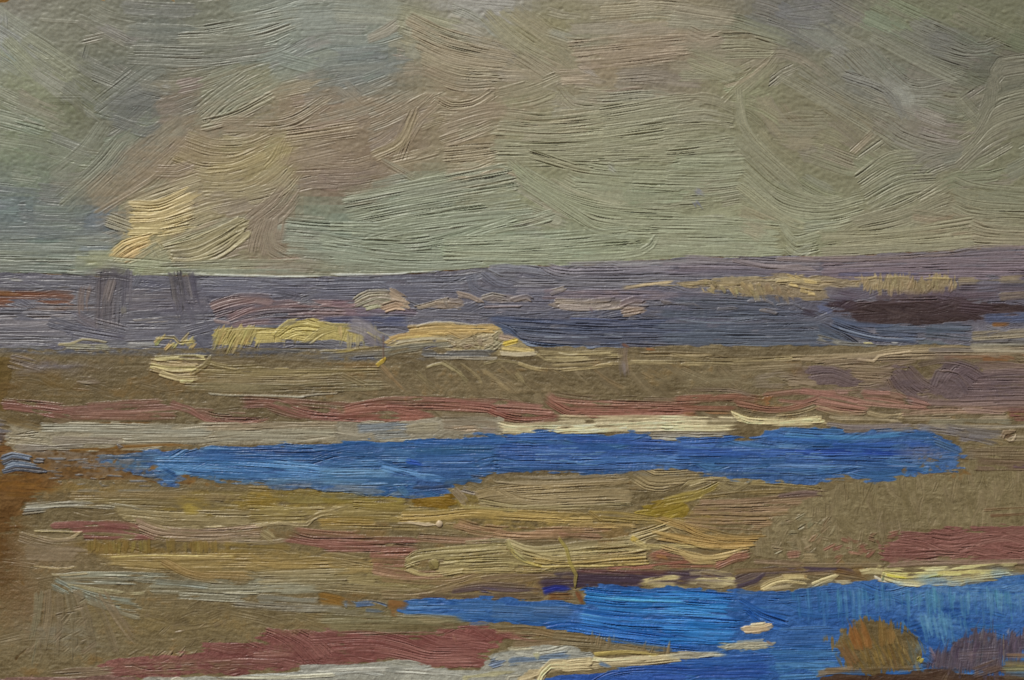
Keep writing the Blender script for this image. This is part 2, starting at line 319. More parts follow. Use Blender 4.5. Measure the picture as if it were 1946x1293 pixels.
sk('B', '1240,500 1320,590 1440,600', 70, (140, 136, 106), amp=1.3); sk('B', '600,700 800,640 960,620', 80, (140, 126, 104), amp=.6); sk('B', '330,900 420,700 560,560', 90, (138, 124, 96), amp=1.1)
sk('B', '200,880 360,800 440,640', 70, (146, 134, 92), amp=1.2)
for k in range(9):
    y_ = 640+k*34; x_ = 940-k*14; sk('B', f'{x_},{y_} {1250},{y_+14-k*2} {1900},{y_-80+k*8}', 46, (142, 142+rng.normal()*2, 112), amp=1.3, th=1.0, streak=4)
sk('B', '590,800 760,740 880,690', 60, (150, 136, 110), amp=.8); 
for k in range(4): sk('B', f'600,{850+k*44} {760},{835+k*44} {880},{830+k*30}', 44, (148, 134, 104), amp=1.2)
sk('B', '300,920 560,850', 70, (146, 132, 100), amp=.9); sk('B', '250,900 440,1010', 50, (150, 138, 112), amp=1.3)
sk('B', '200,1040 420,1000', 60, (128, 138, 122), amp=.8)
for k in range(6): sk('B', f'{40+k*10},{1115+k*46} {520},{1030+k*46} {960+k*25},{945+k*50}', 54, (138, 143+rng.normal()*2, 116), amp=1.35, th=1.15, streak=4, lip=1.1)
for k in range(7): sk('B', f'{960+k*16},{900+k*-8+k*30} {1160+k*30},{1060+k*26} {1500},{1160+k*22} {1930},{1190+k*20}', 50, (141, 142+rng.normal()*2, 112), amp=1.3, th=1.1, streak=4)
for k in range(4): sk('B', f'{1330},{920+k*38} {1600},{950+k*34} {1940},{960+k*36}', 44, (140, 142, 112), amp=1.25, streak=4)
sk('B', '1080,860 1300,930 1440,960', 60, (144, 138, 106), amp=1.2); sk('B', '1520,930 1560,960', 36, (140, 140, 136), soft=6)
for k in range(4): sk('B', f'1480,{640+k*60} 1940,{560+k*62}', 60, (142, 143, 112), amp=1.3, streak=4)
sk('B', '850,1285 1050,1250 1200,1205', 60, (140, 146, 120), amp=1.3, th=1.4, lip=1.5)
# upper right
for k in range(7): sk('C', f'0,{560+k*50} {150},{545+k*50+rng.normal()*8} {320},{600+k*38}', 40, (140, 136, 108), amp=1.3, th=1.3, lip=1.4, dry=.5)
for k in range(6): sk('C', f'0,{900+k*44} {200},{905+k*42} {370},{860+k*38+40}', 50, (136, 140, 112), amp=1.3, th=1.1)
for k in range(3): sk('C', f'250,{215+k*50} {400},{215+k*48} {550},{260+k*24}', 50, (138, 138, 108), amp=1.2)
sk('C', '0,60 320,110', 90, (142, 132, 108), amp=.9); sk('C', '0,200 150,240 250,200', 110, (144, 130, 108), amp=.6); sk('C', '60,330 320,420', 120, (138, 134, 106), amp=.8)
sk('C', '245,580 400,430 550,310', 30, (148, 132, 100), amp=.8, lip=1.6); sk('C', '300,560 480,420 540,350', 60, (134, 128, 98), amp=.7)
sk('C', '620,90 860,60', 130, (112, 112, 106), soft=20, amp=.4); sk('C', '600,120 760,140', 60, (104, 104, 106), soft=14, amp=.5)
for k in range(9): sk('C', f'{560+k*62},{430-k*22} {800+k*62},{560-k*10} {1180+k*50},{790-k*45}', 62, (126-k*1, 124-k, 102), amp=.9, th=.8)
for k in range(7): sk('C', f'{1060+k*60},{200-k*6} {1300+k*60},{330+k*-10} {1560+k*40},{460-k*38}', 56, (122-k*2, 122-k*2, 102-k), amp=1.0)
sk('C', '920,430 1150,520 1270,680', 60, (112, 112, 108), amp=1.0); sk('C', '1150,430 1260,520 1290,610', 100, (136, 136, 128), amp=.6, soft=8); fuzzy(1722, 186, 34, 28, (150, 150, 138), .6)
sk('C', '1350,640 1500,700', 90, (134, 128, 118), amp=.9, soft=8); sk('C', '1280,680 1350,760', 80, (114, 108, 90), amp=.5, soft=12)
sk('C', '1380,240 1560,280', 110, (106, 106, 100), soft=20, amp=.6); sk('C', '1640,370 1940,420', 110, (100, 98, 84), soft=20, amp=.5); sk('C', '1650,390 1710,380', 50, (84, 86, 72), soft=10)
sk('C', '1560,540 1700,700', 100, (116, 116, 96), amp=.8)
for k in range(9): sk('C', f'{1560+k*30},{900-k*60+40} {1800},{700-k*50+60} {1940},{560-k*40+70}', 66, (124, 120+rng.normal()*2, 98), amp=.8)
for k in range(5): sk('C', f'{340+k*-2},{500+k*70} {380+k*20},{720+k*40} {620+k*20},{980+k*26}', 56, (134, 132, 104), amp=.8)
for k in range(5): sk('C', f'{370-k*4},{900+k*44} {560+k*10},{1060+k*50} {800+k*10},{1130+k*36} {1040},{1080+k*36}', 52, (136, 136, 108), amp=1.25, th=1.0)
sk('C', '340,1040 600,1230 800,1290', 44, (146, 144, 112), amp=1.3, th=1.4, lip=1.4)
for k in range(6): sk('C', f'{1000+k*14},{1000+k*42} {1180+k*20},{880+k*46} {1310+k*38},{870+k*42}', 54, (132, 130, 104), amp=1.3)
sk('C', '970,860 1080,760', 40, (140, 122, 96), amp=1.1); sk('C', '1000,900 1140,800', 60, (128, 126, 100), amp=1.1)
for k in range(4): sk('C', f'{960+k*20},{1230+k*20} {1250},{1150+k*30} {1510},{1000+k*50}', 50, (134, 126, 100), amp=1.25)
for k in range(6): sk('C', f'1530,{1010+k*46} {1700},{1060+k*46} 1940,{1110+k*36}', 54, (126, 126, 100), amp=.8)
sk('C', '600,800 760,780', 100, (136, 124, 100), soft=14, amp=.3); sk('C', '560,700 860,700', 130, (126, 122, 98), soft=12, amp=.3)
sk('C', '350,1170 560,1260', 90, (146, 134, 106), amp=.6, soft=8); sk('C', '1300,1210 1640,1250', 60, (138, 122, 98), amp=.9)
s('C', 'sky', '100,1060 150,1090', 44, (112, 114, 126), op=.75, dry=1.0, soft=8, amp=.6); s('C', 'sky', '100,1130 120,1160', 30, (108, 110, 126), dry=1.0, soft=6)
# the warm plume, one drift from the left horizon to the upper centre
for z in '230,400,60,50 290,330,60,50 360,290,70,44 440,255,80,40 530,230,90,40 630,215,90,40 740,215,90,40 850,190,90,44 960,210,80,34 560,330,70,50 700,290,90,36'.split():
    z = [float(q_) for q_ in z.split(',')]; fuzzy(z[0], z[1], z[2], z[3], (140, 125, 103), .42, rough=.9)
fuzzy(340, 400, 70, 40, (160, 148, 110), .5); fuzzy(430, 330, 90, 40, (152, 138, 100), .4); fuzzy(500, 285, 70, 26, (154, 140, 98), .4)
# yellow cloud, low left
cl = dict(part='sky/cloud', th=1.15, amp=1.0, lip=.7, streak=9, soft=5., rag=9)
fill('D', 'sky/cloud', '640,215 700,120 735,60 745,-60 800,-85 1010,-60 1000,-10 880,60 800,140 740,215', [(178, 161, 112)], n=0, rag=(9, 7))
fuzzy(285, 455, 40, 26, (176, 156, 104), .5)
sk('A', '720,1150 900,1080 1130,1000', 70, (150, 138, 104), amp=1.0)
for k in range(4): sk('A', f'{738},{1150+k*42} {900},{1150+k*38} {1100},{1060+k*44}', 56, (182-k, 164-k, 114), **cl)
for k in range(3): sk('D', f'740,{20+k*26} 900,{15+k*26} 1060,{-30+k*34}', 44, (176, 160, 110), **cl)
sk('D', '600,-10 740,40', 70, (144, 132, 100), amp=1.2)
for k in range(5): sk('D', f'{620+k*26},{205+k*6} {700+k*22},{130+k*18} {860+k*2},{85+k*16}', 34, (186, 162-k, 104+k), part='sky/cloud', th=1.2, amp=1.1, lip=.7, streak=9, soft=5.)
for k in range(4): sk('D', f'{930+k*14},{170+k*14} {1120},{120+k*28} {1385-k*10},{-10+k*26}', 52, (152, 142, 104), part='sky/cloud.001', th=1.3, amp=1.2, lip=1.0)
sk('D', '965,232 1090,235 1250,180 1400,60', 46, (166, 156, 116), part='sky/cloud.001', th=2.0, amp=1.2, lip=1.8)
sk('D', '900,180 860,120', 60, (146, 140, 110), amp=1.0); sk('D', '760,230 900,150', 60, (140, 136, 104), amp=1.0)
for k in range(3): sk('D', f'{1420+k*60},{180} {1440+k*60},{90} {1480+k*50},-10', 60, (134, 120, 98), amp=.9)
sk('D', '1500,60 1530,160 1640,210', 70, (138, 128, 104), amp=1.2); sk('D', '1390,212 1520,222 1660,216', 18, (142, 108, 88), amp=.8, th=1.4)
# low horizontal sky
for x0_, y_, x1_, c_ in ((0, 60, 600, (120, 126, 116)), (0, 110, 640, (112, 119, 114)), (0, 150, 640, (100, 110, 114)), (0, 195, 560, (108, 116, 112)), (0, 235, 480, (106, 112, 110)), (0, 272, 420, (104, 110, 108))):
    sk('D', f'{x0_},{y_} {x1_},{y_+6}', 60, c_, amp=.9, streak=9)
sk('D', '440,155 640,158', 34, (84, 98, 124), amp=.8, soft=10); sk('D', '500,178 650,178', 20, (146, 150, 122), amp=.6)
sk('D', '430,215 700,235 960,255', 64, (144, 147, 112), amp=.8); sk('D', '430,262 900,275', 40, (140, 144, 116), amp=.7); sk('D', '480,240 560,235', 30, (150, 150, 96), soft=8)
for k in range(5): sk('D', f'1600,{10+k*44} 1760,{24+k*42} 1950,{40+k*40}', 50, (134, 144, 124), amp=1.4, th=1.1, streak=8)
sk('D', '900,262 1500,240 1940,262', 44, (138, 146, 118), amp=.8); sk('D', '1000,284 1940,292', 34, (134, 144, 122), amp=.9)
for k in range(4): sk('E', f'0,{90+k*42} 300,{150+k*32} 600,{170+k*26}', 50, (134, 145, 122), amp=1.1)
sk('E', '0,40 400,40 1100,-40', 60, (136, 144, 118), amp=1.4); sk('E', '150,130 520,120 1010,-10', 60, (140, 147, 120), amp=1.5, th=1.5, lip=1.6)
for k in range(4): sk('E', f'600,{120+k*34} 1200,{95+k*36} {1640+k*30},{60+k*36}', 52, (142, 148, 121), amp=1.2, th=1.2)
sk('E', '0,215 450,250 830,232', 60, (136, 147, 126), amp=1.0); sk('E', '600,195 1400,208 1700,175 1775,105', 44, (143, 149, 122), amp=1.3, th=1.8, lip=1.6)
sk('E', '0,262 400,268 640,262', 44, (136, 146, 126), amp=.8, th=1.2); sk('E', '480,280 820,256', 18, (152, 148, 112), th=1.8, lip=1.)
sk('E', '1780,110 1900,150', 90, (140, 140, 112), amp=1.2); sk('E', '1750,60 1940,60', 120, (138, 140, 110), amp=1.2); sk('E', '1600,195 1940,165', 44, (142, 146, 116), amp=1.3)
for k in range(5): sk('F', f'0,{10+k*40} 300,{14+k*40} 570,{36+k*36}', 50, (142, 147, 118), amp=1.1)
for k in range(4): sk('F', f'{580+k*8},{10+k*44} {640+k*10},{90+k*34} {780},{60+k*38}', 44, (147, 149, 120), amp=1.3, th=1.2)
sk('F', '640,205 740,150', 60, (138, 140, 126), amp=.5, soft=8); sk('F', '350,20 500,80', 110, (146, 136, 110), amp=.4, soft=14); sk('F', '700,40 900,10', 60, (126, 132, 112), amp=1.0)
for k in range(5): sk('F', f'{790+k*20},{90+k*30} 1200,{70+k*22} 1650,{0+k*36}', 50, (144, 139, 108), amp=1.2)
for k in range(3): sk('F', f'800,{170+k*16} 1300,{150+k*10} 1940,{85+k*14}', 40, (142, 140, 112), amp=.9)
for k in range(4): sk('F', f'1640,{10+k*34} 1780,{50+k*24} 1940,{80+k*16}', 44, (138, 130, 104), amp=1.2)
fill('A', 'board', '-400,-40 60,-30 120,-20 60,22 0,40 -400,40', (124, 90, 46), n=0, rag=(3, 2))
for x_ in (570, 960, 985, 1200, 1370, 1520, 1640, 130, 30, 1120): s('A', 'board', f'{x_},-12 {x_+rng.uniform(5,40):.0f},{rng.uniform(-4,8):.0f}', 26, (176, 118, 44), amp=.1, th=0, lip=0, carry=0, dry=.4)

# ---------------------------------------------------------------- DISTANT HILLS, left
h = 'hill'
fill('D', h, [(-118, 516)]+HZ[1:-1]+[(2062, 467), (2062, 662), (1946, 660), (1700, 668), (1600, 674), (1400, 678), (1280, 668), (1100, 672), (900, 674), (750, 684), (600, 692), (450, 678), (250, 675), (-118, 674)],
     [(104, 102, 112), (110, 107, 112), (94, 93, 106)], n=330, w=18, L=130, rag=(5, 2.2), amp=.8, th=.6, streak=8)
# thick pale edge of the sky paint over the hill, its highlight painted in
sk('D', '380,292 1000,298 1500,312', 12, (150, 156, 138), th=2.2, amp=.5, clip=None, dry=.7); sk('D', '1080,302 1700,314 1945,302', 9, (178, 182, 168), th=2.8, amp=.5, clip=None, dry=.3)
sk('E', '0,302 300,300 420,290', 9, (184, 188, 178), th=2.6, amp=.5, clip=None, dry=.3); sk('E', '420,288 560,288', 6, (160, 164, 152), th=2.2, clip=None); sk('E', '840,254 1000,262 1280,244', 8, (158, 160, 158), th=2., clip=None, dry=.6)
s('D', h, '360,302 540,322', 13, (56, 54, 58), amp=.3, th=.3, dry=.4); s('D', h, '120,290 360,300', 10, (150, 150, 132), dry=.8, th=1.2)
s('D', h, '0,300 120,322', 40, (150, 148, 128), dry=.7, th=1.2, amp=1.1); s('D', h, '0,345 560,350', 60, (114, 112, 116), amp=1.); s('D', h, '0,322 300,335', 20, (138, 136, 126), dry=.9)
s('D', h, '1100,345 1940,345', 50, (110, 110, 122), amp=.8); s('D', h, '1130,395 1940,400', 60, (100, 98, 114), amp=.7); s('D', h, '1150,330 1940,336', 16, (128, 128, 138), dry=.6, th=1.2)
s('D', h, '700,350 1120,380', 60, (108, 106, 112)); s('D', h, '700,420 1100,410', 60, (110, 104, 106)); s('D', h, '720,480 1180,470', 60, (106, 100, 106)); s('D', h, '720,540 1200,540', 60, (106, 102, 110)); s('D', h, '700,600 1220,590', 60, (102, 100, 110))
s('D', h, '760,557 900,545 1040,535', 9, (146, 138, 126), th=1.6, dry=.4); s('D', h, '720,575 1000,560', 7, (136, 128, 120), th=1.4, dry=.7)
rb = 'hill/red_patch'
s('D', rb, '0,440 250,435 440,440', 76, (112, 66, 42), dry=.55, amp=.5, th=.2); s('D', rb, '0,400 240,405', 36, (120, 80, 46), dry=1.0, amp=.5); s('D', h, '150,485 560,485', 44, (126, 102, 84), dry=.5, amp=.6)
s('D', h, '0,368 440,378', 22, (118, 112, 104), dry=.8)
for k in range(4): s('D', h, f'0,{530+k*44} 420,{535+k*44}', 46, (120-k*2, 114-k, 116), amp=1.1, dry=.5, streak=12)
s('D', h, '280,560 420,600 560,650', 60, (88, 88, 102), dry=.5); s('D', h, '370,600 700,650', 60, (92, 90, 108), soft=8); s('D', h, '0,720 420,725', 50, (112, 112, 110), dry=.6)
s('D', h, '430,520 560,600', 50, (108, 100, 104), soft=8); s('D', h, '160,735 880,742', 34, (82, 84, 88), dry=.4); s('D', h, '560,690 880,690', 50, (112, 112, 116)); s('D', h, '700,640 1120,625', 56, (112, 108, 118)); s('D', h, '880,740 1500,748', 30, (84, 84, 88))
s('D', h, '720,685 900,690', 40, (128, 126, 122), dry=1., soft=6); s('D', h, '1050,620 1300,560', 60, (100, 98, 112), soft=8)
fuzzy(160, 600, 150, 60, (108, 106, 110), .35, rough=1.2); fuzzy(430, 545, 260, 14, (90, 90, 104), .4); fuzzy(1250, 600, 300, 22, (78, 82, 102), .45)
# the two grey uprights brushed over the hill
t = 'grey_trees'
fuzzy(620, 440, 100, 190, (104, 98, 100), .6, 'D'); fuzzy(1030, 370, 80, 110, (88, 84, 92), .7, 'D'); fuzzy(650, 320, 90, 50, (84, 80, 86), .7, 'D')
for x_, c_ in ((575, (98, 90, 90)), (612, (104, 97, 95)), (650, (96, 91, 94)), (690, (88, 85, 90)), (725, (94, 90, 96))):
    s('D', t+'/trunk', f'{x_},{286+rng.uniform(-8, 6):.0f} {x_-6},400 {x_-14},{570+rng.uniform(-40, 30):.0f}', 44, c_, amp=.7, op=.9, dry=.45, th=.5, rag=9, streak=10)
s('D', t+'/trunk', '560,318 650,312 760,330', 44, (82, 78, 82), op=.8, soft=6, dry=.4); s('D', t+'/trunk', '640,330 600,470', 40, (118, 109, 105), op=.7, dry=.8, soft=6)
s('D', h, '790,300 760,370', 30, (90, 90, 100), op=.7, dry=.6, soft=6); s('D', t+'/trunk', '640,330 600,470', 50, (118, 108, 104), op=.7, dry=.8, soft=6)
s('D', h, '700,480 690,600', 30, (134, 128, 112), op=.6, dry=1.2, soft=6); s('D', h, '490,360 470,460 480,560', 60, (116, 98, 88), op=.6, dry=.8, soft=8); s('D', t+'/trunk', '540,560 700,600', 50, (112, 104, 104), op=.6, soft=10, dry=.6)
for x_, c_ in ((965, (84, 79, 80)), (1000, (80, 76, 79)), (1040, (92, 87, 90)), (1070, (82, 78, 88))):
    s('D', t+'/trunk.001', f'{x_},{286+rng.uniform(-6, 8)+(x_-960)*.08:.0f} {x_+14},350 {x_+34},{450+rng.uniform(-20, 40):.0f}', 40, c_, op=.9, amp=.8, dry=.4, th=.5, rag=9, streak=10)
s('D', t+'/trunk.001', '1010,430 1080,600', 90, (100, 96, 104), op=.6, soft=10, dry=.6); s('D', h, '1130,420 1200,600', 60, (110, 104, 112), op=.6, soft=10, dry=.6)
# mauve strokes
m_ = 'hill/mauve_field'
s('D', m_, '1185,480 1300,440 1450,435 1540,452', 50, (124, 102, 98), amp=1.2, th=1.2, lip=1.2); s('D', m_, '1200,520 1300,490 1430,470', 56, (120, 96, 94), amp=1.2, th=1.0)
s('D', m_, '1280,565 1420,520 1600,500 1945,498', 60, (124, 102, 100), amp=1.2, th=1.1); s('D', m_, '1270,545 1440,480 1600,462 1945,462', 40, (130, 106, 104), amp=1.1, th=1.6, lip=1.5); s('D', m_, '1290,590 1500,560 1945,540', 44, (118, 98, 100), amp=1.1)
s('D', m_, '1200,560 1290,575', 16, (136, 118, 114), th=1.8); s('E', m_, '0,465 100,470', 44, (122, 98, 104), amp=1.); s('E', m_, '0,510 200,515', 40, (118, 98, 106), amp=1.)
s('E', h, '0,440 90,440', 20, (104, 96, 112)); s('E', h, '100,505 460,515', 40, (112, 98, 108), amp=.9)
s('D', h, '1500,560 1945,560', 26, (88, 84, 104), dry=.5)
# ---- hills middle
s('E', h, '0,345 700,325 820,300', 50, (108, 110, 124), amp=.9); s('E', h, '0,390 720,372', 60, (102, 102, 118), amp=.7); s('E', h, '0,425 600,420', 40, (100, 98, 114), amp=.6)
s('E', h, '740,300 760,370 860,410 1200,400', 60, (104, 106, 120), amp=.9); s('E', h, '820,290 900,350 1000,370', 70, (108, 108, 122), amp=.9); s('E', h, '850,272 1000,265 1200,290', 44, (126, 126, 136), amp=.9, th=1.2)
s('E', h, '850,275 920,310 1000,322', 10, (136, 136, 142), th=2., dry=.4); s('E', h, '1140,255 1220,300 1500,315 1940,305', 40, (122, 116, 124), amp=1.1)
s('E', h, '1180,250 1300,275 1940,265', 36, (128, 122, 128), amp=1.1); s('E', h, '1280,245 1940,225', 34, (132, 128, 128), amp=.9); s('E', h, '1000,345 1940,340', 44, (116, 112, 120), amp=.9); s('E', h, '1000,385 1700,385', 36, (110, 104, 116), amp=.8)
s('E', h, '1150,410 1800,415', 44, (124, 108, 110), amp=.8); s('E', h, '820,470 1300,480', 60, (104, 100, 114), amp=.8); s('E', h, '800,520 1300,515', 40, (96, 96, 112), amp=.8); s('E', h, '450,520 820,535', 34, (112, 108, 118), amp=.8)
d_ = 'hill/pale_dab'
for pl, cl_ in (('100,455 180,400 300,398 380,440 405,480 300,500 180,500 110,490', (142, 130, 112)), ('460,490 560,450 640,425 720,430 700,485 600,492', (134, 122, 112)), ('1190,470 1240,430 1400,440 1580,430 1600,480 1460,500 1260,492', (136, 124, 112)), ('1570,470 1640,440 1720,450 1700,520 1600,530', (132, 116, 108)), ('780,440 860,405 960,420 1080,425 1100,455 960,460 860,455', (130, 120, 114))):
    fill('E', d_ if pl[:3] == '100' else h, pl, [cl_], n=3, w=14, L=40, rag=(8, 4), amp=.8, th=.9)
def dab(tile, n, pts, w, c, **kw): s(tile, d_+('' if not n else f'.{n:03d}'), pts, w, c, **{**dict(th=1.9, amp=.9, lip=1.4, rag=7, streak=9, dry=.35), **kw})
dab('E', 0, '100,450 180,405 300,400', 40, (150, 142, 118)); dab('E', 0, '110,480 220,440 300,445', 36, (144, 144, 118)); dab('E', 0, '150,490 260,465', 30, (150, 148, 116)); dab('E', 0, '300,405 400,455', 56, (158, 138, 114)); dab('E', 0, '250,495 330,470 405,480', 44, (164, 138, 112)); dab('E', 0, '230,430 320,440 400,465', 8, (160, 148, 130), th=2.4)
dab('E', 1, '460,485 570,455 640,440', 26, (146, 132, 112)); dab('E', 1, '560,470 690,478', 34, (152, 134, 112)); dab('E', 1, '600,430 620,470', 20, (140, 130, 118))
dab('E', 2, '670,410 740,430 790,455', 34, (146, 130, 114)); dab('E', 3, '810,432 870,415 950,432', 22, (152, 142, 124)); dab('E', 3, '980,445 1060,425 1100,445', 24, (144, 130, 116)); dab('E', 3, '840,480 1020,478', 8, (140, 128, 128)); dab('E', 3, '880,515 1020,500', 8, (138, 128, 132))
dab('E', 4, '1185,405 1270,378', 26, (148, 136, 120)); dab('E', 4, '1220,450 1400,448 1560,435', 26, (152, 138, 120)); dab('E', 4, '1240,480 1400,490 1560,480', 26, (140, 128, 120)); dab('E', 4, '1440,490 1560,492 1640,470', 10, (160, 146, 128), th=2.3)
dab('E', 5, '1580,470 1660,440 1720,440', 30, (130, 112, 108)); dab('E', 5, '1590,515 1700,500', 40, (152, 132, 112)); dab('E', 5, '1630,470 1780,480', 10, (140, 132, 130)); dab('E', 6, '1820,455 1930,475', 18, (140, 126, 110), dry=.8)
s('E', h, '1700,420 1940,420', 40, (120, 108, 110)); s('E', h, '1720,500 1940,500', 36, (98, 94, 104)); s('E', h, '1420,480 1440,520', 24, (108, 88, 92), soft=5)
# slate-blue band
b_ = 'hill/slate_water'
s('E', b_, '0,555 420,560', 50, (84, 86, 114), amp=.7); s('E', h, '200,565 420,590', 24, (116, 108, 118), dry=.8)
for k in range(4): s('E', b_, f'{840+k*30},{545+k*24} {1300},{565+k*28} 1945,{565+k*36}', 44, (80+k*4, 86+k*3, 110), amp=1.1, streak=10)
s('E', b_, '880,590 960,620 1010,670 1200,700 1600,702', 50, (84, 92, 114), amp=1.2, th=1.1); s('E', b_, '1010,640 1200,660 1945,650', 44, (94, 92, 104), amp=1.1); s('E', b_, '1160,650 1400,652', 9, (136, 138, 148), dry=.7, th=1.5)
s('E', b_, '1025,670 1090,700 1200,716 1600,714', 11, (146, 150, 162), th=2.4, amp=.4, dry=.25); s('E', b_, '1040,700 1150,728 1600,724', 7, (64, 70, 96), th=.6); s('E', b_, '1600,700 1945,712', 40, (96, 92, 102), amp=.8)
s('E', b_, '1300,545 1500,552 1600,562', 9, (74, 84, 126), th=1.2); s('E', b_, '1480,630 1620,650', 9, (128, 130, 140), dry=.5, th=1.6)
s('F', b_, '0,430 620,450', 56, (96, 98, 106), amp=1.1); s('F', b_, '0,480 700,495', 50, (90, 90, 98), amp=1.2); s('F', b_, '0,520 700,530', 44, (88, 92, 102), amp=1.0)
for x_, y_ in ((0, 470), (230, 495), (400, 450), (480, 500), (560, 470), (620, 495)): s('F', b_, f'{x_},{y_} {x_+90},{y_-6} {x_+130},{y_+14}', 12, (116, 112, 112), th=2., dry=.6)
dab('F', 7, '490,500 560,515', 24, (136, 122, 108)); s('F', b_, '0,552 240,570 440,545 660,545', 10, (128, 130, 138), th=1.7, dry=.5); s('F', b_, '100,612 400,598 640,575', 8, (120, 124, 136), th=1.6, dry=.6)
for k in range(5): s('F', b_, f'0,{580+k*36} 400,{584+k*37} {820+k*46},{570+k*42}', 44, (92, 96, 107), amp=1.0, streak=8)
s('F', b_, '30,720 200,742 330,752', 10, (110, 118, 150), th=2.2); s('F', b_, '320,752 560,745', 8, (166, 172, 196), th=2.6, dry=.2); s('F', b_, '200,760 540,760', 6, (50, 46, 60), th=.6); s('F', b_, '560,743 850,738', 6, (110, 112, 124), th=1.6, dry=.5)  # glossy highlight painted as a blue-white line, dark edge beneath it
s('F', b_, '790,590 900,640 1050,735', 60, (88, 94, 106), amp=1.1); s('F', b_, '860,570 1050,630 1360,655', 60, (86, 92, 110), amp=1.2); s('F', b_, '1100,600 1640,600', 56, (88, 94, 108), amp=.8); s('F', b_, '1380,620 1640,640', 60, (90, 96, 104), amp=.5, dry=.5); s('F', b_, '1340,690 1640,700', 50, (98, 100, 102), dry=.6)
s('F', b_, '900,600 1120,655 1360,662', 8, (124, 128, 142), th=1.8, dry=.5); s('F', b_, '780,650 1000,700 1250,715', 30, (118, 114, 102), dry=.7, amp=1.1); s('F', b_, '900,690 1300,712', 30, (110, 108, 102), dry=.5)
s('F', b_, '1040,682 1065,682', 9, (190, 178, 120), th=1.8); s('F', b_, '1190,680 1250,684', 7, (180, 178, 170), th=1.8, dry=.6)
# hills right, mauve
for k in range(4): s('F', h, f'0,{215+k*26} 400,{222+k*24} 800,{235+k*24}', 36, (124-k*2, 116-k*3, 118-k), amp=1.0)
s('F', h, '300,215 420,245 560,262 790,262', 26, (132, 120, 118), amp=1.2, th=1.5)
for k in range(5): s('F', h, f'800,{225+k*24} 1300,{205+k*26} 1945,{165+k*34}', 44, (124-k, 110-k, 112), amp=.8)
s('F', h, '560,215 1000,215 1500,180 1700,150 1945,145', 26, (130, 116, 112), amp=.8, th=1.2); s('F', h, '1500,240 1945,245', 40, (116, 104, 108)); s('F', h, '800,270 1200,240', 12, (134, 122, 122), th=1.6, dry=.5); s('F', h, '900,300 1350,296', 14, (90, 84, 116), dry=.6)
fuzzy(1750, 555, 240, 24, (96, 86, 94), .6); fuzzy(1850, 590, 140, 26, (84, 72, 80), .6); fuzzy(1500, 600, 200, 26, (84, 86, 98), .5); fuzzy(1200, 560, 260, 14, (98, 94, 108), .5)
g_ = 'hill/cream_field'
fill('F', g_, '0,340 200,335 560,310 800,320 1000,325 1000,365 840,420 700,440 560,420 330,400 60,385 0,365', [(136, 122, 98), (144, 128, 98)], n=16, w=16, L=60, rag=(12, 6), amp=.9, th=.8)
fuzzy(500, 405, 260, 22, (134, 118, 92), .6, tile='F')
fill('F', 'hill/cream_field.001', '990,330 1250,318 1540,322 1560,400 1400,425 1180,410 1040,385', [(138, 122, 92), (144, 128, 96)], n=10, w=14, L=40, rag=(9, 9), vert=True, ang=85, amp=.6, th=.6)
s('E', g_, '1590,378 1780,355 1945,348', 22, (170, 150, 110), th=1.8, amp=.9, dry=.4); s('F', g_, '0,352 160,350 400,352', 26, (170, 152, 110), th=1.8, amp=1.1, dry=.5)
for k in range(26):
    x_ = rng.uniform(40, 520); y_ = 340+rng.uniform(0, 40)+x_*.05; s('F', g_, f'{x_:.0f},{y_-14:.0f} {x_+22:.0f},{y_+14:.0f}', rng.uniform(14, 30), (152+rng.normal()*3, 136+rng.normal()*2, 96), th=1.7, amp=.8, dry=.7, rag=4)
s('F', g_, '200,330 500,325 800,345', 20, (160, 146, 112), th=1.6, dry=.5, amp=1.1); s('F', g_, '560,345 680,335 800,350', 22, (168, 150, 108), th=1.8, dry=.4, amp=1.2)
for k in range(30):
    x_ = rng.uniform(300, 780); y_ = 390+rng.uniform(-25, 40)+(x_-300)*.05; s('F', g_, f'{x_:.0f},{y_-16:.0f} {x_+14:.0f},{y_+18:.0f}', rng.uniform(16, 30), (136+rng.normal()*2, 120+rng.normal()*2, 90), th=1.0, amp=.8, dry=.9, rag=5, op=.8)
for x_, y_ in ((600, 310), (650, 305), (700, 340), (620, 350), (720, 410), (680, 385)): s('F', g_, f'{x_},{y_} {x_+50},{y_+10}', 22, (184, 162, 108), th=2., dry=.5)
s('F', g_, '790,352 1000,345 1120,322', 24, (156, 138, 104), dry=.4, th=1.2)
s('F', h, '820,400 1100,410', 60, (106, 98, 112), amp=.4, soft=8); s('F', h, '1100,430 1500,425', 30, (84, 72, 74), amp=.5)
for k in range(70):
    x_ = rng.uniform(1000, 1550); y_ = rng.uniform(330, 400); l_ = rng.uniform(20, 50); s('F', 'hill/cream_field.001', f'{x_:.0f},{y_+l_/2:.0f} {x_+rng.uniform(-10,16):.0f},{y_-l_/2:.0f}', rng.uniform(14, 30), (144+rng.normal()*3, 128+rng.normal()*2, 94), th=.9, amp=.7, dry=.95, rag=7, op=.75)
s('F', 'hill/cream_field.001', '980,320 1250,318 1520,322', 10, (170, 152, 104), th=1.6, dry=.6); s('F', 'hill/cream_field.001', '1290,290 1290,330', 12, (160, 142, 98), dry=.8)
s('F', g_, '1560,340 1945,315', 44, (136, 122, 96), dry=.8, th=1.); s('F', h, '1560,385 1945,385', 60, (96, 86, 92), soft=8, dry=.3); s('F', h, '1660,410 1780,400', 60, (94, 88, 104), soft=8); s('F', g_, '1790,425 1930,400', 44, (130, 114, 88), dry=.8, th=1.); s('F', h, '1600,420 1780,415', 30, (90, 78, 84), soft=6)
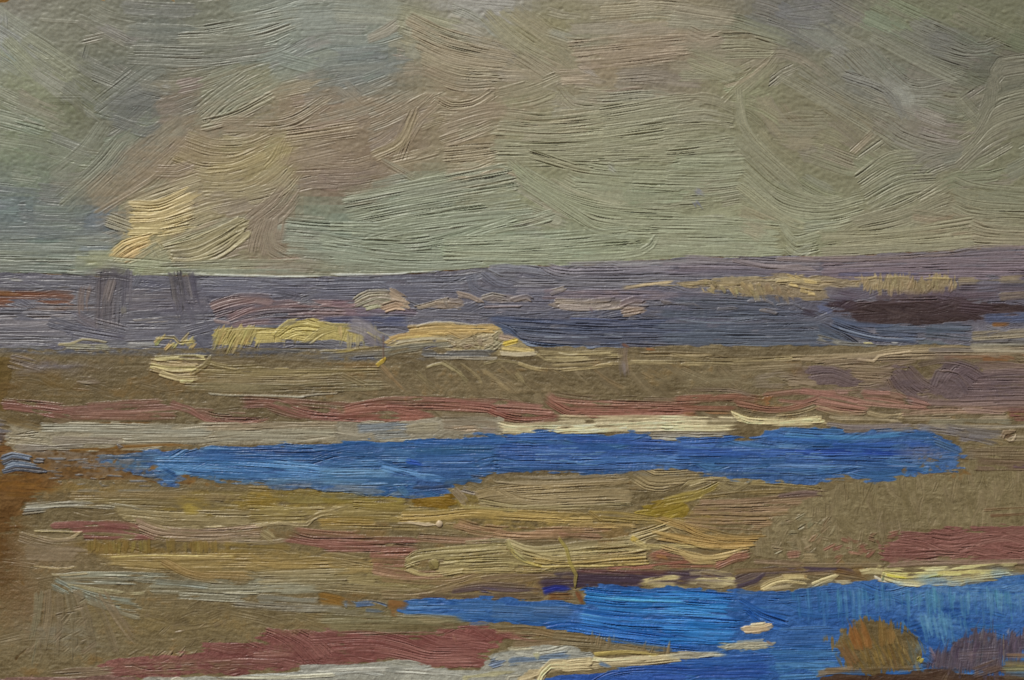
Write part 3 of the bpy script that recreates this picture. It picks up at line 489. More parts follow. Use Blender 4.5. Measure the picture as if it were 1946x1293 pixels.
fill('F', 'dark_wood', '850,455 1000,450 1200,438 1500,432 1700,452 1800,470 1945,440 1945,498 1780,515 1730,545 1640,560 1300,572 1150,580 1020,568 940,540 890,505', [(62, 48, 48), (68, 54, 52), (56, 42, 40)], n=26, w=14, L=120, amp=.5, th=.3, lip=.1, streak=5, rag=(18, 5))
fuzzy(1800, 570, 60, 16, (84, 70, 78), .5); fuzzy(1600, 575, 30, 20, (70, 58, 70), .5); fuzzy(1750, 562, 180, 8, (90, 76, 82), .4)
s('F', 'dark_wood', '1560,480 1790,500', 60, (78, 62, 68), soft=8, op=.6, dry=.5); s('F', 'dark_wood', '1000,455 1500,440', 26, (86, 70, 72), soft=6, op=.6, dry=.7); s('F', h, '780,480 850,495', 60, (80, 88, 128), soft=5, dry=.4); s('F', 'dark_wood', '690,505 780,520', 36, (62, 54, 62), soft=4, dry=.5)
s('F', b_, '860,540 980,575 1200,590', 26, (86, 92, 112), soft=4); s('F', b_, '1700,545 1945,525', 50, (86, 92, 118), soft=6, dry=.3); s('F', 'board', '1750,580 1870,578', 26, (126, 84, 42), th=.2, amp=.3, dry=.6, lip=0)

# ---------------------------------------------------------------- OCHRE FIELD
fill('D', 'field', [(-118, 664), (2062, 655), (2062, 930), (1500, 935), (840, 950), (380, 925), (330, 860), (150, 840), (-118, 800)], [(112, 98, 70)], n=0)
o = 'field'
fill('D', o, [(-118, 674), (250, 677), (450, 680), (600, 692), (750, 686), (900, 676), (1100, 676), (1280, 672), (1400, 680), (1600, 676), (1700, 670), (1946, 662), (2062, 660), (2062, 800), (1600, 800), (1000, 800), (500, 810), (-118, 810)],
     [(110, 97, 70), (117, 103, 75), (103, 90, 64)], n=150, w=20, L=80, ang=lambda x, y: 35 if x > 640 else 5, jit=14, rag=(14, 6), thinned=True, amp=.35, th=.3, lip=.2, op=.7, pick=.5, dry=.5)
fill('F', o, '600,760 1945,700 1945,1040 1400,1040 1100,960 620,960', [(128, 112, 86), (122, 104, 84)], n=50, w=15, L=90, amp=.8, th=.5, rag=(14, 5), base=False)
fill('D', 'board', '0,760 90,760 70,900 40,1060 -10,1060 -400,1060 -400,760', [(100, 82, 46)], n=0, rag=(5, 5))
s('D', o, '60,780 250,825', 80, (112, 102, 98), dry=.9, amp=.8, op=.8); s('D', o, '100,850 250,845', 40, (114, 104, 90), dry=1., amp=.7); s('D', o, '440,888 700,905', 36, (126, 112, 98), dry=1.15, amp=.7); s('D', o, '460,905 620,912', 9, (150, 140, 116), dry=.9, th=1.2); s('D', o, '420,930 700,950', 40, (112, 90, 58), dry=.9)
y_ = 'yellow_bank'
s('D', 'yellow_bank', '330,690 400,688 470,662 560,670 640,690', 11, (172, 158, 106), th=1.8, dry=.4); s('D', 'yellow_bank', '380,700 680,706', 26, (146, 140, 104), dry=.8, amp=1.0); s('D', 'yellow_bank', '420,730 700,735', 9, (156, 150, 118), dry=1.)
for k in range(26):
    x_ = rng.uniform(870, 1090); yy = rng.uniform(655, 705); s('D', 'yellow_bank', f'{x_:.0f},{yy+14:.0f} {x_+26:.0f},{yy-12:.0f}', rng.uniform(10, 20), (164+rng.normal()*8, 148, 86), th=1.3, dry=.8, amp=.8, rag=5)
s('D', 'yellow_bank', '880,655 980,650 1010,680 1090,672', 12, (176, 158, 92), th=2., dry=.3); s('D', h, '1100,640 1180,720', 50, (86, 86, 102), soft=6)
fill('D', 'yellow_bank.001', '1200,620 1300,604 1500,598 1560,590 1640,556 1760,552 1860,585 2050,600 2040,690 1900,672 1760,668 1600,662 1450,665 1430,700 1330,690 1250,690 1190,670', [(160, 145, 84), (168, 152, 92)], n=8, w=20, L=60, rag=(8, 4), amp=.9, th=1.4)
for k in range(40):
    x_ = rng.uniform(1190, 1440); yy = rng.uniform(615, 680); s('D', 'yellow_bank.001', f'{x_+22:.0f},{yy-26:.0f} {x_+6:.0f},{yy:.0f} {x_-8:.0f},{yy+34:.0f}', rng.uniform(14, 24), (158+rng.normal()*3, 142+rng.normal()*2, 84), th=1.2, dry=.6, amp=1., rag=8)
s('D', 'yellow_bank.001', '1230,612 1400,600 1560,606', 14, (178, 164, 108), th=2.2, dry=.3)
for k in range(3): s('D', 'yellow_bank.001', f'1430,{620+k*24} 1600,{615+k*22} 1700,{640+k*12}', 30, (172, 156, 90), th=1.5, amp=1.1)
for k in range(3): s('D', 'yellow_bank.001', f'{1540+k*24},{645+k*4} {1620+k*20},{568+k*28} {1730},{562+k*30} {1800-k*12},{585+k*20}', 30, (178, 163, 94), th=2., amp=1.1, lip=1.4)
s('D', 'yellow_bank.001', '1790,580 1860,600 1950,600', 44, (172, 157, 90), th=1.6, amp=1.1, lip=1.3); s('D', 'yellow_bank.001', '1720,680 1800,620 1900,590', 40, (170, 156, 96), th=1.6)
for k in range(12): s('D', 'yellow_bank.001', f'{1500+k*14},{650} {1496+k*14},{668+rng.uniform(0,16):.0f}', 14, (166, 150, 90), dry=.6)
for k in range(16): x_ = 1890+k*14; s('D', 'yellow_bank.001', f'{x_},590 {x_+4},{680+rng.uniform(-20,40):.0f}', 16, (158+rng.normal()*6, 146, 92), th=1.1, dry=.6, amp=.8, rag=8)
s('D', h, '1450,700 1880,695', 30, (86, 86, 92), clip=None, dry=.3); s('D', h, '1460,725 1900,730', 24, (92, 90, 84), dry=.4)
s('D', 'yellow_bank.001', '1835,745 1950,722', 9, (182, 162, 84), th=2., dry=.2); s('E', 'yellow_bank.001', '0,726 120,718 240,704', 9, (178, 160, 92), th=2., dry=.2)
s('E', h, '60,575 160,600 250,680', 80, (124, 118, 122), soft=8, amp=.4); s('E', h, '150,640 240,690', 50, (114, 106, 110), soft=8, amp=.4)
for k in range(12): x_ = rng.uniform(60, 150); s('E', 'yellow_bank.001', f'{x_:.0f},{630+rng.uniform(0,30):.0f} {x_:.0f},{700+rng.uniform(-14,14):.0f}', 11, (150, 138, 98), dry=.8, th=1.2)
# ochre cap of the mid bank
y2 = 'yellow_bank.002'
fill('E', y2, '280,690 380,640 440,590 540,572 760,580 900,590 920,625 1000,650 1080,715 1120,745 920,752 860,720 640,728 560,668 420,690 290,712', [(146, 132, 98), (154, 138, 98)], n=10, w=16, L=60, rag=(6, 3), amp=.8, th=1.2)
for k in range(3): s('E', y2, f'{400+k*20},{600+k*20} 560,{584+k*20} 720,{588+k*16} {895-k*12},{594+k*14}', 26, (178, 150, 90), th=1.6, amp=.7, streak=7)
s('E', y2, '440,595 520,570 640,568 780,584', 9, (196, 184, 150), th=2.6, dry=.3); s('E', y2, '270,690 330,655 480,640 620,642', 22, (192, 164, 98), th=1.8, amp=1.1); s('E', y2, '290,660 350,640 500,628', 14, (170, 140, 84), th=1.3)
s('E', y2, '290,702 380,672 520,656 640,660', 13, (172, 162, 130), th=2., dry=.3); s('E', y2, '420,690 640,688', 12, (160, 150, 120), th=1.5, dry=.7)
for k in range(26):
    x_ = rng.uniform(620, 900); yy = rng.uniform(645, 725); a_ = rng.uniform(-1.2, 1.2); s('E', y2, f'{x_:.0f},{yy:.0f} {x_+40*math.cos(a_):.0f},{yy+26*math.sin(a_):.0f}', rng.uniform(14, 32), (142+rng.normal()*3, 130+rng.normal()*2, 98), th=1.5, amp=1.0, dry=.4, lip=1.5)
s('E', y2, '640,620 700,650 760,628', 26, (172, 146, 92), th=1.8, lip=1.5); s('E', y2, '900,640 990,656', 40, (148, 128, 108), th=1.2, amp=.6)
s('E', y2, '930,690 1010,668', 30, (206, 176, 54), th=1.6, amp=.5, lip=.5); s('E', y2, '915,705 1000,715 1090,725', 26, (188, 166, 100), th=1.7, amp=1.2, lip=1.3); s('E', y2, '915,742 1020,748 1125,738', 16, (176, 164, 132), th=2., amp=.8)
s('E', o, '100,790 350,720 640,690', 44, (116, 112, 92), dry=.5, amp=1.0); s('E', o, '0,760 300,740', 40, (112, 106, 90), dry=.5, amp=.8); s('E', h, '480,740 900,742', 34, (98, 98, 98), dry=.5, amp=.9); s('E', o, '560,766 900,768', 12, (146, 138, 118), dry=.5, th=1.5)
s('E', 'yellow_bank.001', '225,808 275,772', 17, (204, 172, 46), th=1.5, dry=.3, amp=.4)
s('E', o, '260,630 265,780', 14, (104, 74, 58), op=.6, dry=.7, soft=6)
for z in '90,735,80,28,104,84,48 220,705,120,16,102,88,62 300,745,120,14,108,88,54 120,700,60,14,112,104,104 700,730,160,20,124,108,80 1000,740,160,18,126,110,80 1380,720,140,16,124,112,84 20,745,50,50,98,78,46'.split():
    z = [float(q_) for q_ in z.split(',')]; fuzzy(z[0], z[1], z[2], z[3], z[4:], .6)
for z in '150,668,150,6,86,86,92 450,672,200,7,84,84,90 700,682,100,6,92,92,96'.split():
    z = [float(q_) for q_ in z.split(',')]; fuzzy(z[0], z[1], z[2], z[3], z[4:], .7, rough=1.)
# yellow comma, left
y3 = 'yellow_bank.003'
for k, (p_, c_) in enumerate((('880,770 1000,762 1170,764', (184, 172, 116)), ('845,785 960,800 1130,800', (188, 168, 120)), ('840,806 960,826 1110,822', (186, 174, 118)), ('860,825 970,852 1090,850', (180, 162, 116)), ('900,848 1000,880 1100,882', (182, 166, 118)))):
    s('D', y3, p_, 26, c_, th=2., amp=1.1, lip=1.4, streak=9)
s('D', y3, '1080,850 1150,810 1180,770', 24, (168, 156, 104), th=2., lip=1.5); s('D', y3, '1010,895 1100,898', 12, (190, 176, 120), th=2.)
s('D', o, '1170,790 1280,818 1500,812', 30, (146, 132, 84), th=1., amp=.8); s('D', o, '1180,800 1350,830 1600,825', 9, (166, 150, 104), th=1.7, dry=.5); s('D', o, '1130,845 1500,850 1945,838', 50, (136, 122, 82), amp=.9, dry=.3); s('D', o, '1100,880 1500,890 1945,885', 50, (130, 116, 82), amp=.8, dry=.3); s('D', o, '1040,925 1500,935 1945,915', 50, (122, 112, 80), amp=.8, dry=.35)
s('D', 'white_line', '1175,966 1300,974 1500,976 1700,984', 8, (180, 176, 156), th=2.4, dry=.2); s('D', 'white_line', '1690,980 1780,968 1900,962', 8, (200, 198, 184), th=2.6, dry=.1)
for p_, w_ in (('590,800 680,860 750,950', 40), ('900,785 950,830 1010,885', 16), ('1200,835 1280,890 1370,945', 30), ('1700,845 1800,890 1910,915', 26), ('30,850 130,900 250,955', 30), ('250,810 330,890 400,960', 30), ('450,850 530,920 600,960', 34), ('820,840 900,900 960,960', 30), ('1420,830 1520,900 1640,950', 34), ('1000,850 1060,930 1100,960', 30), ('700,800 790,870 830,940', 24)):
    s('E', o, p_, w_, (136+rng.normal()*4, 120, 84), dry=.8, amp=.8, th=.6, op=.7)
s('E', o, '500,820 590,795 660,840 720,880', 11, (156, 144, 104), dry=.4, th=1.4); s('E', o, '820,800 900,780 1000,790', 12, (152, 140, 100), dry=.5, th=1.4)
s('E', o, '1110,738 1160,775 1280,782 1580,758', 11, (176, 162, 118), th=2., dry=.2); s('E', o, '1130,735 1300,740 1580,738', 26, (152, 138, 98), amp=1.1); s('E', o, '1150,765 1600,752', 24, (156, 142, 98), amp=1.2); s('E', o, '1240,738 1300,748 1420,735', 9, (174, 162, 126), th=1.8)
s('E', o, '1020,798 1090,822 1250,835 1540,800', 14, (156, 140, 98), th=1.5, dry=.3); s('E', o, '1200,808 1600,795 1945,802', 12, (160, 144, 102), th=1.5, dry=.4); s('E', o, '1700,745 1945,745', 28, (150, 134, 98), amp=1.1); s('E', o, '1640,785 1945,785', 10, (162, 148, 108), dry=.5, th=1.4)
s('E', o, '1600,700 1590,760 1600,850', 56, (122, 106, 94), soft=8, op=.6, amp=.3, dry=.4); s('E', o, '1590,780 1600,860', 40, (128, 118, 114), soft=8, op=.7, amp=.3); s('E', 'board', '1725,716 1760,718', 14, (132, 84, 48), th=.8, amp=.2); s('E', 'board', '1590,690 1630,705', 16, (104, 70, 54), th=.5)
# ochre, right
s('F', o, '0,745 150,770 400,775 700,762', 24, (156, 140, 98), amp=1.2, th=1.2); s('F', o, '0,790 400,795', 24, (142, 128, 90), amp=1.0); s('F', o, '300,820 700,800', 60, (130, 116, 86), amp=.5, dry=.5); s('F', o, '420,900 620,880', 80, (126, 114, 96), soft=10, op=.6, amp=.4)
for k in range(4): s('F', o, f'{640+k*60},{765+k*10} 1060,{750+k*8} 1300,{720+k*14} 1945,{705+k*14}', 22, (146-k*2, 130-k*2, 98), amp=1.2, th=1.1)
s('F', o, '1010,775 1090,785 1120,755 1300,730', 11, (162, 144, 112), th=2., dry=.2); s('F', o, '1640,645 1945,605', 44, (140, 128, 100), amp=1.1); s('F', o, '1620,685 1945,680', 40, (126, 120, 100), amp=.9); s('F', o, '1400,720 1945,715', 26, (120, 112, 100), amp=.9); s('F', o, '1650,720 1945,735', 18, (146, 136, 112), dry=.5)
s('F', o, '1480,768 1700,765 1945,772', 28, (138, 102, 72), amp=.9, dry=.4); s('F', 'board', '1700,772 1900,770', 16, (142, 88, 46), dry=.8, th=.8, amp=.3)
s('F', o, '700,825 1200,840', 30, (132, 116, 88), amp=.8); s('F', o, '980,870 1200,880', 50, (128, 110, 86), amp=.9); s('F', o, '620,900 820,905', 40, (134, 118, 92), amp=1.)
u = 'mauve_bush'
fill('F', u, '735,850 800,815 940,835 1010,890 900,925 780,915', [(104, 88, 86)], n=0, rag=(10, 6)); fill('F', u+'.001', '1180,870 1220,800 1300,850 1370,920 1350,1000 1230,960', [(102, 86, 82)], n=0, rag=(10, 8)); fill('F', u+'.002', '1400,930 1420,840 1500,780 1620,800 1720,880 1760,960 1700,1010 1500,1000', [(98, 84, 84)], n=0, rag=(10, 8))
fuzzy(1780, 740, 200, 34, (108, 90, 86), .6)
for k in range(3): s('F', u, f'{740+k*8},{835+k*26} 860,{825+k*26} {990},{880+k*20}', 34, (106, 90, 86), amp=.8, th=.7, dry=.3)
for k in range(5): s('F', u+'.001', f'{1200+k*22},{860-k*10} {1240+k*30},{920-k*6} {1320+k*24},{985-k*14}', 40, (102, 86, 82), amp=1.0, th=.8, dry=.3)
s('F', o, '1170,880 1220,960 1280,990', 30, (118, 100, 82), amp=1.0)
for k in range(6): s('F', u+'.002', f'{1420+k*30},{920-k*14} {1450+k*34},{850-k*6} {1560+k*32},{880+k*2} {1620+k*28},{980-k*2}', 40, (98+k, 84, 84), amp=1.1, th=.9, dry=.3)
s('F', u+'.002', '1340,800 1500,775 1640,810 1720,870', 34, (106, 90, 86), amp=1.); s('F', u+'.002', '1460,840 1560,850 1640,960', 10, (128, 108, 96), th=1.4, dry=.4)
for k in range(6): s('F', o, f'{1700-k*30},{850+k*34} 1945,{835+k*36}', 40, (112, 94, 90), amp=.9, th=.7)
s('F', o, '1700,878 1800,862 1945,852', 9, (70, 58, 62), th=.3); s('F', o, '1280,995 1500,1015 1945,1010', 40, (114, 94, 86), amp=.9); s('F', o, '1640,800 1945,810', 30, (118, 98, 88), amp=.8)

for z in '1575,710,40,10 1722,728,30,26 1820,722,56,34 1900,735,60,28'.split():
    z = [float(q_) for q_ in z.split(',')]; fuzzy(z[0], z[1], z[2], z[3], (94, 80, 82), .5, rough=.8)
# ---------------------------------------------------------------- RED BANK
r = 'red_bank'
s('D', r, '30,1030 120,1030 400,1080', 60, (124, 78, 70), amp=.8, dry=.4); s('D', r, '20,1010 250,1030 420,1050', 36, (122, 82, 72), amp=.9, dry=.5); s('D', r, '360,1070 700,1050 1020,1035', 80, (122, 84, 74), amp=.5, dry=.4); s('D', r, '400,1090 1000,1090', 44, (118, 82, 66), amp=.5, dry=.5)
s('D', r, '960,1015 1060,1040 1200,1100 1460,1105', 50, (124, 86, 74), amp=1.0, dry=.4); s('D', r, '1060,1050 1160,1110 1300,1130 1500,1110', 30, (126, 82, 70), amp=1.1, dry=.5); s('D', r, '1350,1010 1550,1015 1700,1060 1945,1085', 60, (126, 80, 70), amp=1.1, th=1.); s('D', r, '1500,1040 1700,1090 1945,1110', 40, (128, 82, 72), amp=1.1)
s('D', r, '1560,1000 1945,1030', 30, (128, 90, 76), amp=1.0); s('D', r, '1100,1060 1400,1075', 30, (126, 96, 78), dry=.7); s('D', 'board', '560,1135 960,1128', 18, (106, 74, 40), dry=.7, th=.2, amp=.3, lip=0)
s('D', o, '300,1090 420,1120', 50, (116, 96, 72), dry=.5)
s('E', r, '0,1065 160,1040 350,1040 540,1090', 60, (134, 82, 70), amp=.9, th=.9); s('E', r, '0,1100 250,1100 480,1100', 44, (136, 80, 68), amp=.8, th=.9); s('E', r, '150,1012 320,990 640,1000 860,1035', 36, (138, 90, 78), amp=1.1, th=1.1); s('E', r, '280,1030 600,1030 860,1050 960,1085', 44, (134, 84, 72), amp=1.1, th=1.)
s('E', r, '600,1005 900,1015 1160,1040', 40, (138, 92, 80), amp=1.1, th=1.); s('E', r, '850,1050 940,1090 1060,1105 1230,1090', 50, (136, 82, 70), amp=1.2, th=1.1); s('E', r, '900,1050 1200,1070', 34, (134, 88, 76), amp=1.2)
s('E', r, '1170,990 1250,1040 1380,1070 1945,1068', 50, (138, 86, 72), amp=1.2, th=1.1); s('E', r, '1180,965 1300,1010 1945,1030', 34, (136, 94, 78), amp=1.1); s('E', o, '1190,955 1400,985 1945,995', 26, (120, 100, 78), amp=1.); s('E', r, '1300,1040 1945,1045', 26, (134, 88, 72), amp=1.1)
s('F', r, '0,1000 300,985 480,1000', 40, (130, 84, 66), amp=.9); s('F', r, '0,1045 320,1050', 30, (128, 84, 64), amp=.9); s('F', 'board', '0,1075 300,1075', 16, (124, 88, 58), dry=.6); s('F', o, '0,940 300,945 420,975', 30, (112, 96, 78), amp=.7, th=.9)
for k in range(3): s('F', r, f'{310+k*20},{1000+k*20} 500,{1045+k*10} 640,{1040+k*6} 770,{990+k*12}', 26, (136, 94, 74), amp=1.3, th=1.1)
s('F', r+'.001', '480,970 700,950 900,960', 34, (144, 102, 88), amp=.9, th=1.1); s('F', r+'.001', '560,1000 700,1010 800,975', 26, (140, 98, 84), amp=1.2); s('F', r+'.001', '680,945 860,975 1030,1010', 34, (146, 102, 90), amp=.9)
for k in range(3): s('F', r+'.001', f'{770-k*4},{990+k*22} 900,{1015+k*20} {1060-k*10},{1045+k*14}', 34, (148, 104, 90), amp=1.0, th=1.2)
s('F', r+'.001', '880,955 1190,960', 20, (154, 118, 106), amp=1., th=1.3, dry=.4); s('F', r+'.001', '1025,970 1180,985 1400,1035', 50, (156, 110, 96), amp=.9, th=1.2); s('F', r+'.001', '1000,1010 1200,1030 1390,1045', 26, (146, 106, 92), amp=1.)
s('F', 'board', '480,1010 540,990', 40, (124, 84, 52), dry=.9, soft=5, amp=.4)
# ---------------------------------------------------------------- PALE SHORE above the upper river
p = 'pale_shore'
fill('D', p, '60,1130 700,1130 1945,1125 1945,1245 1300,1250 700,1275 100,1290 20,1240', [(142, 133, 110), (148, 138, 114)], n=30, w=14, L=150, amp=.7, th=.7, rag=(6, 3))
s('D', p, '230,1150 700,1155 1200,1165', 40, (144, 140, 122), amp=.9, dry=.4); s('D', p, '500,1185 1200,1180', 44, (144, 140, 122), amp=.8); s('D', p, '1150,1150 1945,1135', 34, (146, 130, 104), amp=.9); s('D', p, '1200,1185 1945,1180', 40, (148, 142, 120), amp=1.); s('D', p, '700,1220 1700,1218', 36, (142, 136, 116), amp=.8)
s('D', p, '60,1220 300,1240', 50, (140, 132, 108), amp=1., dry=.5); s('D', p, '300,1215 700,1225', 40, (126, 116, 100), amp=.9); s('D', p, '100,1270 500,1262', 36, (128, 120, 108), amp=.9)
s('D', 'lilac_patch', '0,1160 60,1190', 130, (98, 96, 104), soft=8, amp=.5); s('D', 'board', '50,1110 240,1160', 40, (112, 94, 62), dry=.4, th=.2, soft=5)
s('D', 'board', '640,1262 1050,1246', 26, (112, 76, 32), dry=.4, th=.1, amp=.3, lip=0); s('D', 'board', '400,1288 700,1270', 26, (112, 78, 34), dry=.4, th=.1, amp=.3, lip=0); s('D', 'board', '0,1285 60,1280', 40, (112, 70, 36), dry=.4, th=.1, lip=0)
fill('E', p, '0,1120 480,1115 600,1080 900,1085 920,1200 800,1190 620,1220 440,1215 350,1240 0,1250', [(140, 132, 112)], n=14, w=14, L=120, amp=.7, rag=(6, 3))
s('E', o, '580,1105 880,1100', 50, (128, 114, 90), amp=.5, dry=.4); s('E', o, '600,1140 900,1150', 60, (132, 118, 96), amp=.7, dry=.4); s('E', 'lilac_patch.001', '110,1160 390,1145', 50, (112, 120, 126), soft=5, amp=.7); s('E', 'lilac_patch.001', '200,1200 400,1195', 40, (124, 128, 126), soft=6, amp=.6)
s('E', p, '390,1160 580,1150', 44, (158, 148, 120), amp=1.2, th=1.2); s('E', p, '650,1170 780,1160', 44, (158, 138, 112), amp=1.1, dry=.5); s('E', p, '0,1215 200,1215', 40, (136, 130, 112)); s('E', p, '240,1225 600,1205', 26, (152, 146, 126), amp=.8); s('E', p, '800,1175 920,1180', 40, (126, 116, 108), soft=5)
w_ = 'cream_shore'
s('E', w_, '905,1130 1000,1150 1200,1140 1500,1125 1945,1108', 30, (184, 172, 138), amp=1., th=1.4); s('E', w_, '1240,1095 1500,1100 1945,1095', 26, (166, 152, 118), amp=1.1, th=1.2); s('E', w_, '920,1160 1300,1155 1945,1130', 30, (196, 184, 146), amp=1., th=1.6)
s('E', w_, '930,1180 1150,1180 1400,1170 1640,1158', 22, (206, 194, 154), amp=.9, th=2., lip=1.2); s('E', w_, '1060,1188 1400,1168 1640,1162', 7, (218, 206, 152), th=2.8, dry=.3); s('E', w_, '1500,1165 1945,1160', 26, (176, 164, 132), amp=.9, th=1.4); s('E', p, '1640,1185 1945,1180', 26, (158, 152, 138), amp=1.); s('E', p, '1740,1210 1945,1200', 34, (148, 146, 138), amp=1.)
for k in range(3): s('F', w_, f'0,{1100+k*26} 150,{1106+k*26} {320},{1108+k*24}', 28, (182+k*3, 170+k*3, 136), amp=1.1, th=1.3, dry=.3)
s('F', w_, '0,1170 200,1172 340,1162', 9, (206, 196, 160), th=2.4, dry=.3); s('F', p, '0,1195 300,1185', 22, (150, 144, 130), amp=1.); s('F', p, '0,1212 200,1210', 22, (150, 146, 126), dry=.4)
for k in range(4): s('F', w_, f'{300+k*14},{1070+k*14} 390,{1100+k*10} 560,{1110+k*8} 810,{1090+k*12}', 24, (188, 174, 132), amp=1.2, th=1.4, lip=1.2)
s('F', w_, '540,1085 680,1070 790,1035', 26, (168, 150, 110), amp=1.2, th=1.2); s('F', w_, '770,1035 900,1075 1060,1070', 26, (158, 136, 106), amp=1.2); s('F', w_, '1050,1065 1150,1090 1270,1085', 30, (176, 158, 122), amp=1.1, th=1.3); s('F', w_, '840,1100 1050,1105 1250,1115', 22, (152, 138, 110), amp=1.)
s('F', p, '1240,1075 1500,1055 1850,1055', 36, (152, 124, 104), amp=.9); s('F', p, '1260,1100 1600,1095 1850,1090', 30, (152, 136, 112), amp=.9); s('F', p, '1400,1120 1850,1125', 34, (138, 134, 114), amp=.9); s('F', p, '1300,1145 1800,1150 1945,1120', 26, (138, 128, 112), amp=.9)
s('F', p, '830,1135 1000,1150 1280,1140', 30, (124, 114, 110), amp=.9); s('F', p, '900,1165 1200,1175', 40, (116, 106, 106), amp=.7, soft=4); s('F', p, '960,1190 1130,1200', 20, (112, 104, 104), soft=4)
s('F', r+'.002', '1840,1075 1945,1065', 50, (112, 64, 62), amp=.7, soft=4); s('F', r+'.002', '1870,1110 1945,1100', 30, (120, 74, 66), amp=.9); s('F', o, '1700,1050 1945,1040', 24, (122, 98, 88), amp=.8); s('F', o, '1600,1060 1840,1075', 22, (136, 112, 98))
s('F', p, '1500,1175 1800,1190', 50, (112, 106, 104), amp=.8); s('F', p, '1620,1230 1800,1250', 60, (106, 100, 100), amp=.7); s('F', p, '1740,1215 1945,1225', 40, (150, 136, 110), amp=1.2, th=1.3); s('F', p, '1760,1250 1945,1250', 20, (152, 138, 112), amp=1.)
s('F', 'drip', '1800,1215 1820,1180 1870,1180', 20, (128, 108, 84), th=2.4, amp=.4, lip=1.8); s('F', 'drip', '1820,1205 1860,1200', 18, (74, 46, 28), th=-1.5, amp=.3, lip=0); s('F', 'drip', '1815,1225 1860,1232 1880,1200', 10, (156, 138, 112), th=2.4, lip=1.)

# ---------------------------------------------------------------- LOWER LAND (under both rivers)
g = 'meadow'
fill('G', g, [(-118, 880), (100, 905), (500, 925), (800, 925), (1100, 895), (1500, 895), (1800, 895), (1830, 830), (2062, 845), (2062, 1300), (2062, 1405), (-118, 1405)],
     [(113, 100, 70), (108, 94, 64), (120, 106, 76)], n=330, w=20, L=90, jit=12, rag=(6, 3), thinned=True, amp=.45, th=.35, lip=.2, op=.6, pick=.6, dry=.5)
for z in '''500,958,190,26,130,110,54 350,968,60,18,136,114,46 640,940,120,14,134,112,40 860,960,120,20,132,112,52 240,1038,130,16,116,92,44 420,1058,150,16,138,114,56 620,1078,110,26,130,112,66
640,1138,50,12,112,80,38 15,1000,34,130,98,68,32 30,1100,34,70,108,82,48 450,1106,200,16,126,124,104 130,1200,90,40,120,112,92 300,1180,110,26,118,102,66 90,1060,90,30,124,106,80 60,1150,50,50,112,92,64
200,930,90,14,126,104,60 760,1100,120,20,132,120,76 900,1100,140,16,130,112,72 1000,990,160,20,140,118,64 1300,980,120,20,134,112,60 560,1190,140,20,120,104,68 700,1160,160,14,108,98,66'''.split():
    z = [float(q_) for q_ in z.split(',')]; fuzzy(z[0], z[1], z[2], z[3], z[4:], .75)
fill('G', 'board', '-400,120 380,125 430,160 330,215 230,250 110,262 60,400 30,500 30,640 -400,680', [(98, 72, 42), (104, 74, 38)], n=0, rag=(16, 10))
fuzzy(20, 920, 90, 26, (104, 70, 32), .5); fuzzy(8, 1060, 30, 70, (88, 64, 34), .6)
for k in range(24): s('G', 'board', f'{rng.uniform(-200,380):.0f},{rng.uniform(140,260):.0f} {rng.uniform(0,420):.0f},{rng.uniform(140,260):.0f}', 30, (116+rng.normal()*3, 78+rng.normal()*2, 30), op=.4, amp=.1, th=0, lip=0, dry=.9, soft=8)
# left side
s('G', 'meadow', '430,230 900,232', 26, (118, 114, 100), dry=.7, amp=.9); s('G', g, '400,262 900,262 1400,268', 44, (132, 114, 76), amp=.8, dry=.4); s('G', g, '420,300 900,300 1350,330', 50, (128, 114, 74), amp=.7)
s('G', 'grey_path', '150,325 400,305 700,325 900,370', 34, (138, 134, 118), amp=.9, dry=.4); s('G', 'grey_path', '140,350 330,335', 30, (132, 130, 120), amp=.9, dry=.5)
for k in range(5): s('G', g, f'{650+k*20},{330+k*22} 1000,{355+k*20} 1420,{360+k*18}', 36, (134, 120, 82), amp=.8, dry=.4)
s('G', 'meadow/mustard_patch', '1380,270 1560,280', 110, (134, 110, 44), soft=8, amp=.5, dry=.4); s('G', 'meadow/mustard_patch.001', '1030,330 1120,335', 56, (134, 114, 46), soft=6, amp=.5, dry=.4); s('G', 'meadow/mustard_patch', '1600,270 1945,265', 60, (132, 118, 66), soft=8, amp=.7, dry=.4)
for k in range(4): s('G', g, f'1400,{330+k*24} 1700,{335+k*20} 1945,{315+k*18}', 24, (146-k*2, 130-k*2, 76), amp=1.2, dry=.4)
s('G', g, '1500,300 1700,330 1945,310', 9, (168, 152, 108), th=1.7, dry=.3); s('G', 'pale_ridge', '1150,432 1400,430 1560,412 1720,420 1770,370 1945,318', 14, (166, 150, 112), th=1.7, amp=.9, dry=.3); s('G', g, '1720,400 1800,360 1945,350', 24, (152, 134, 88), amp=1.1); s('G', 'meadow/mustard_patch', '1780,410 1945,400', 44, (140, 114, 56), soft=5)
s('G', g, '750,380 850,390 940,415', 10, (160, 146, 110), th=1.6, dry=.3)
rr = 'red_bank.003'
s('G', rr, '310,425 500,418 760,440', 30, (120, 70, 66), amp=.9, dry=.35); s('G', rr, '400,460 600,450 900,482', 40, (122, 72, 68), amp=.9, dry=.3); s('G', rr, '480,490 700,495 880,488', 20, (120, 68, 64), amp=.9, dry=.4); s('G', rr, '560,415 720,415 900,470', 26, (124, 76, 68), amp=1.)
for k in range(5): s('G', 'pink_path', f'{760+k*8},{385+k*18} 920,{440+k*14} 1200,{452+k*13} 1460,{428+k*18}', 26, (144, 120+k*1, 98), amp=1.1, th=.9)
s('G', 'pink_path', '1300,515 1500,520 1600,505', 16, (164, 150, 124), th=1.7); s('G', 'pink_path', '1470,460 1560,520', 50, (150, 136, 98), amp=1.1, dry=.5)
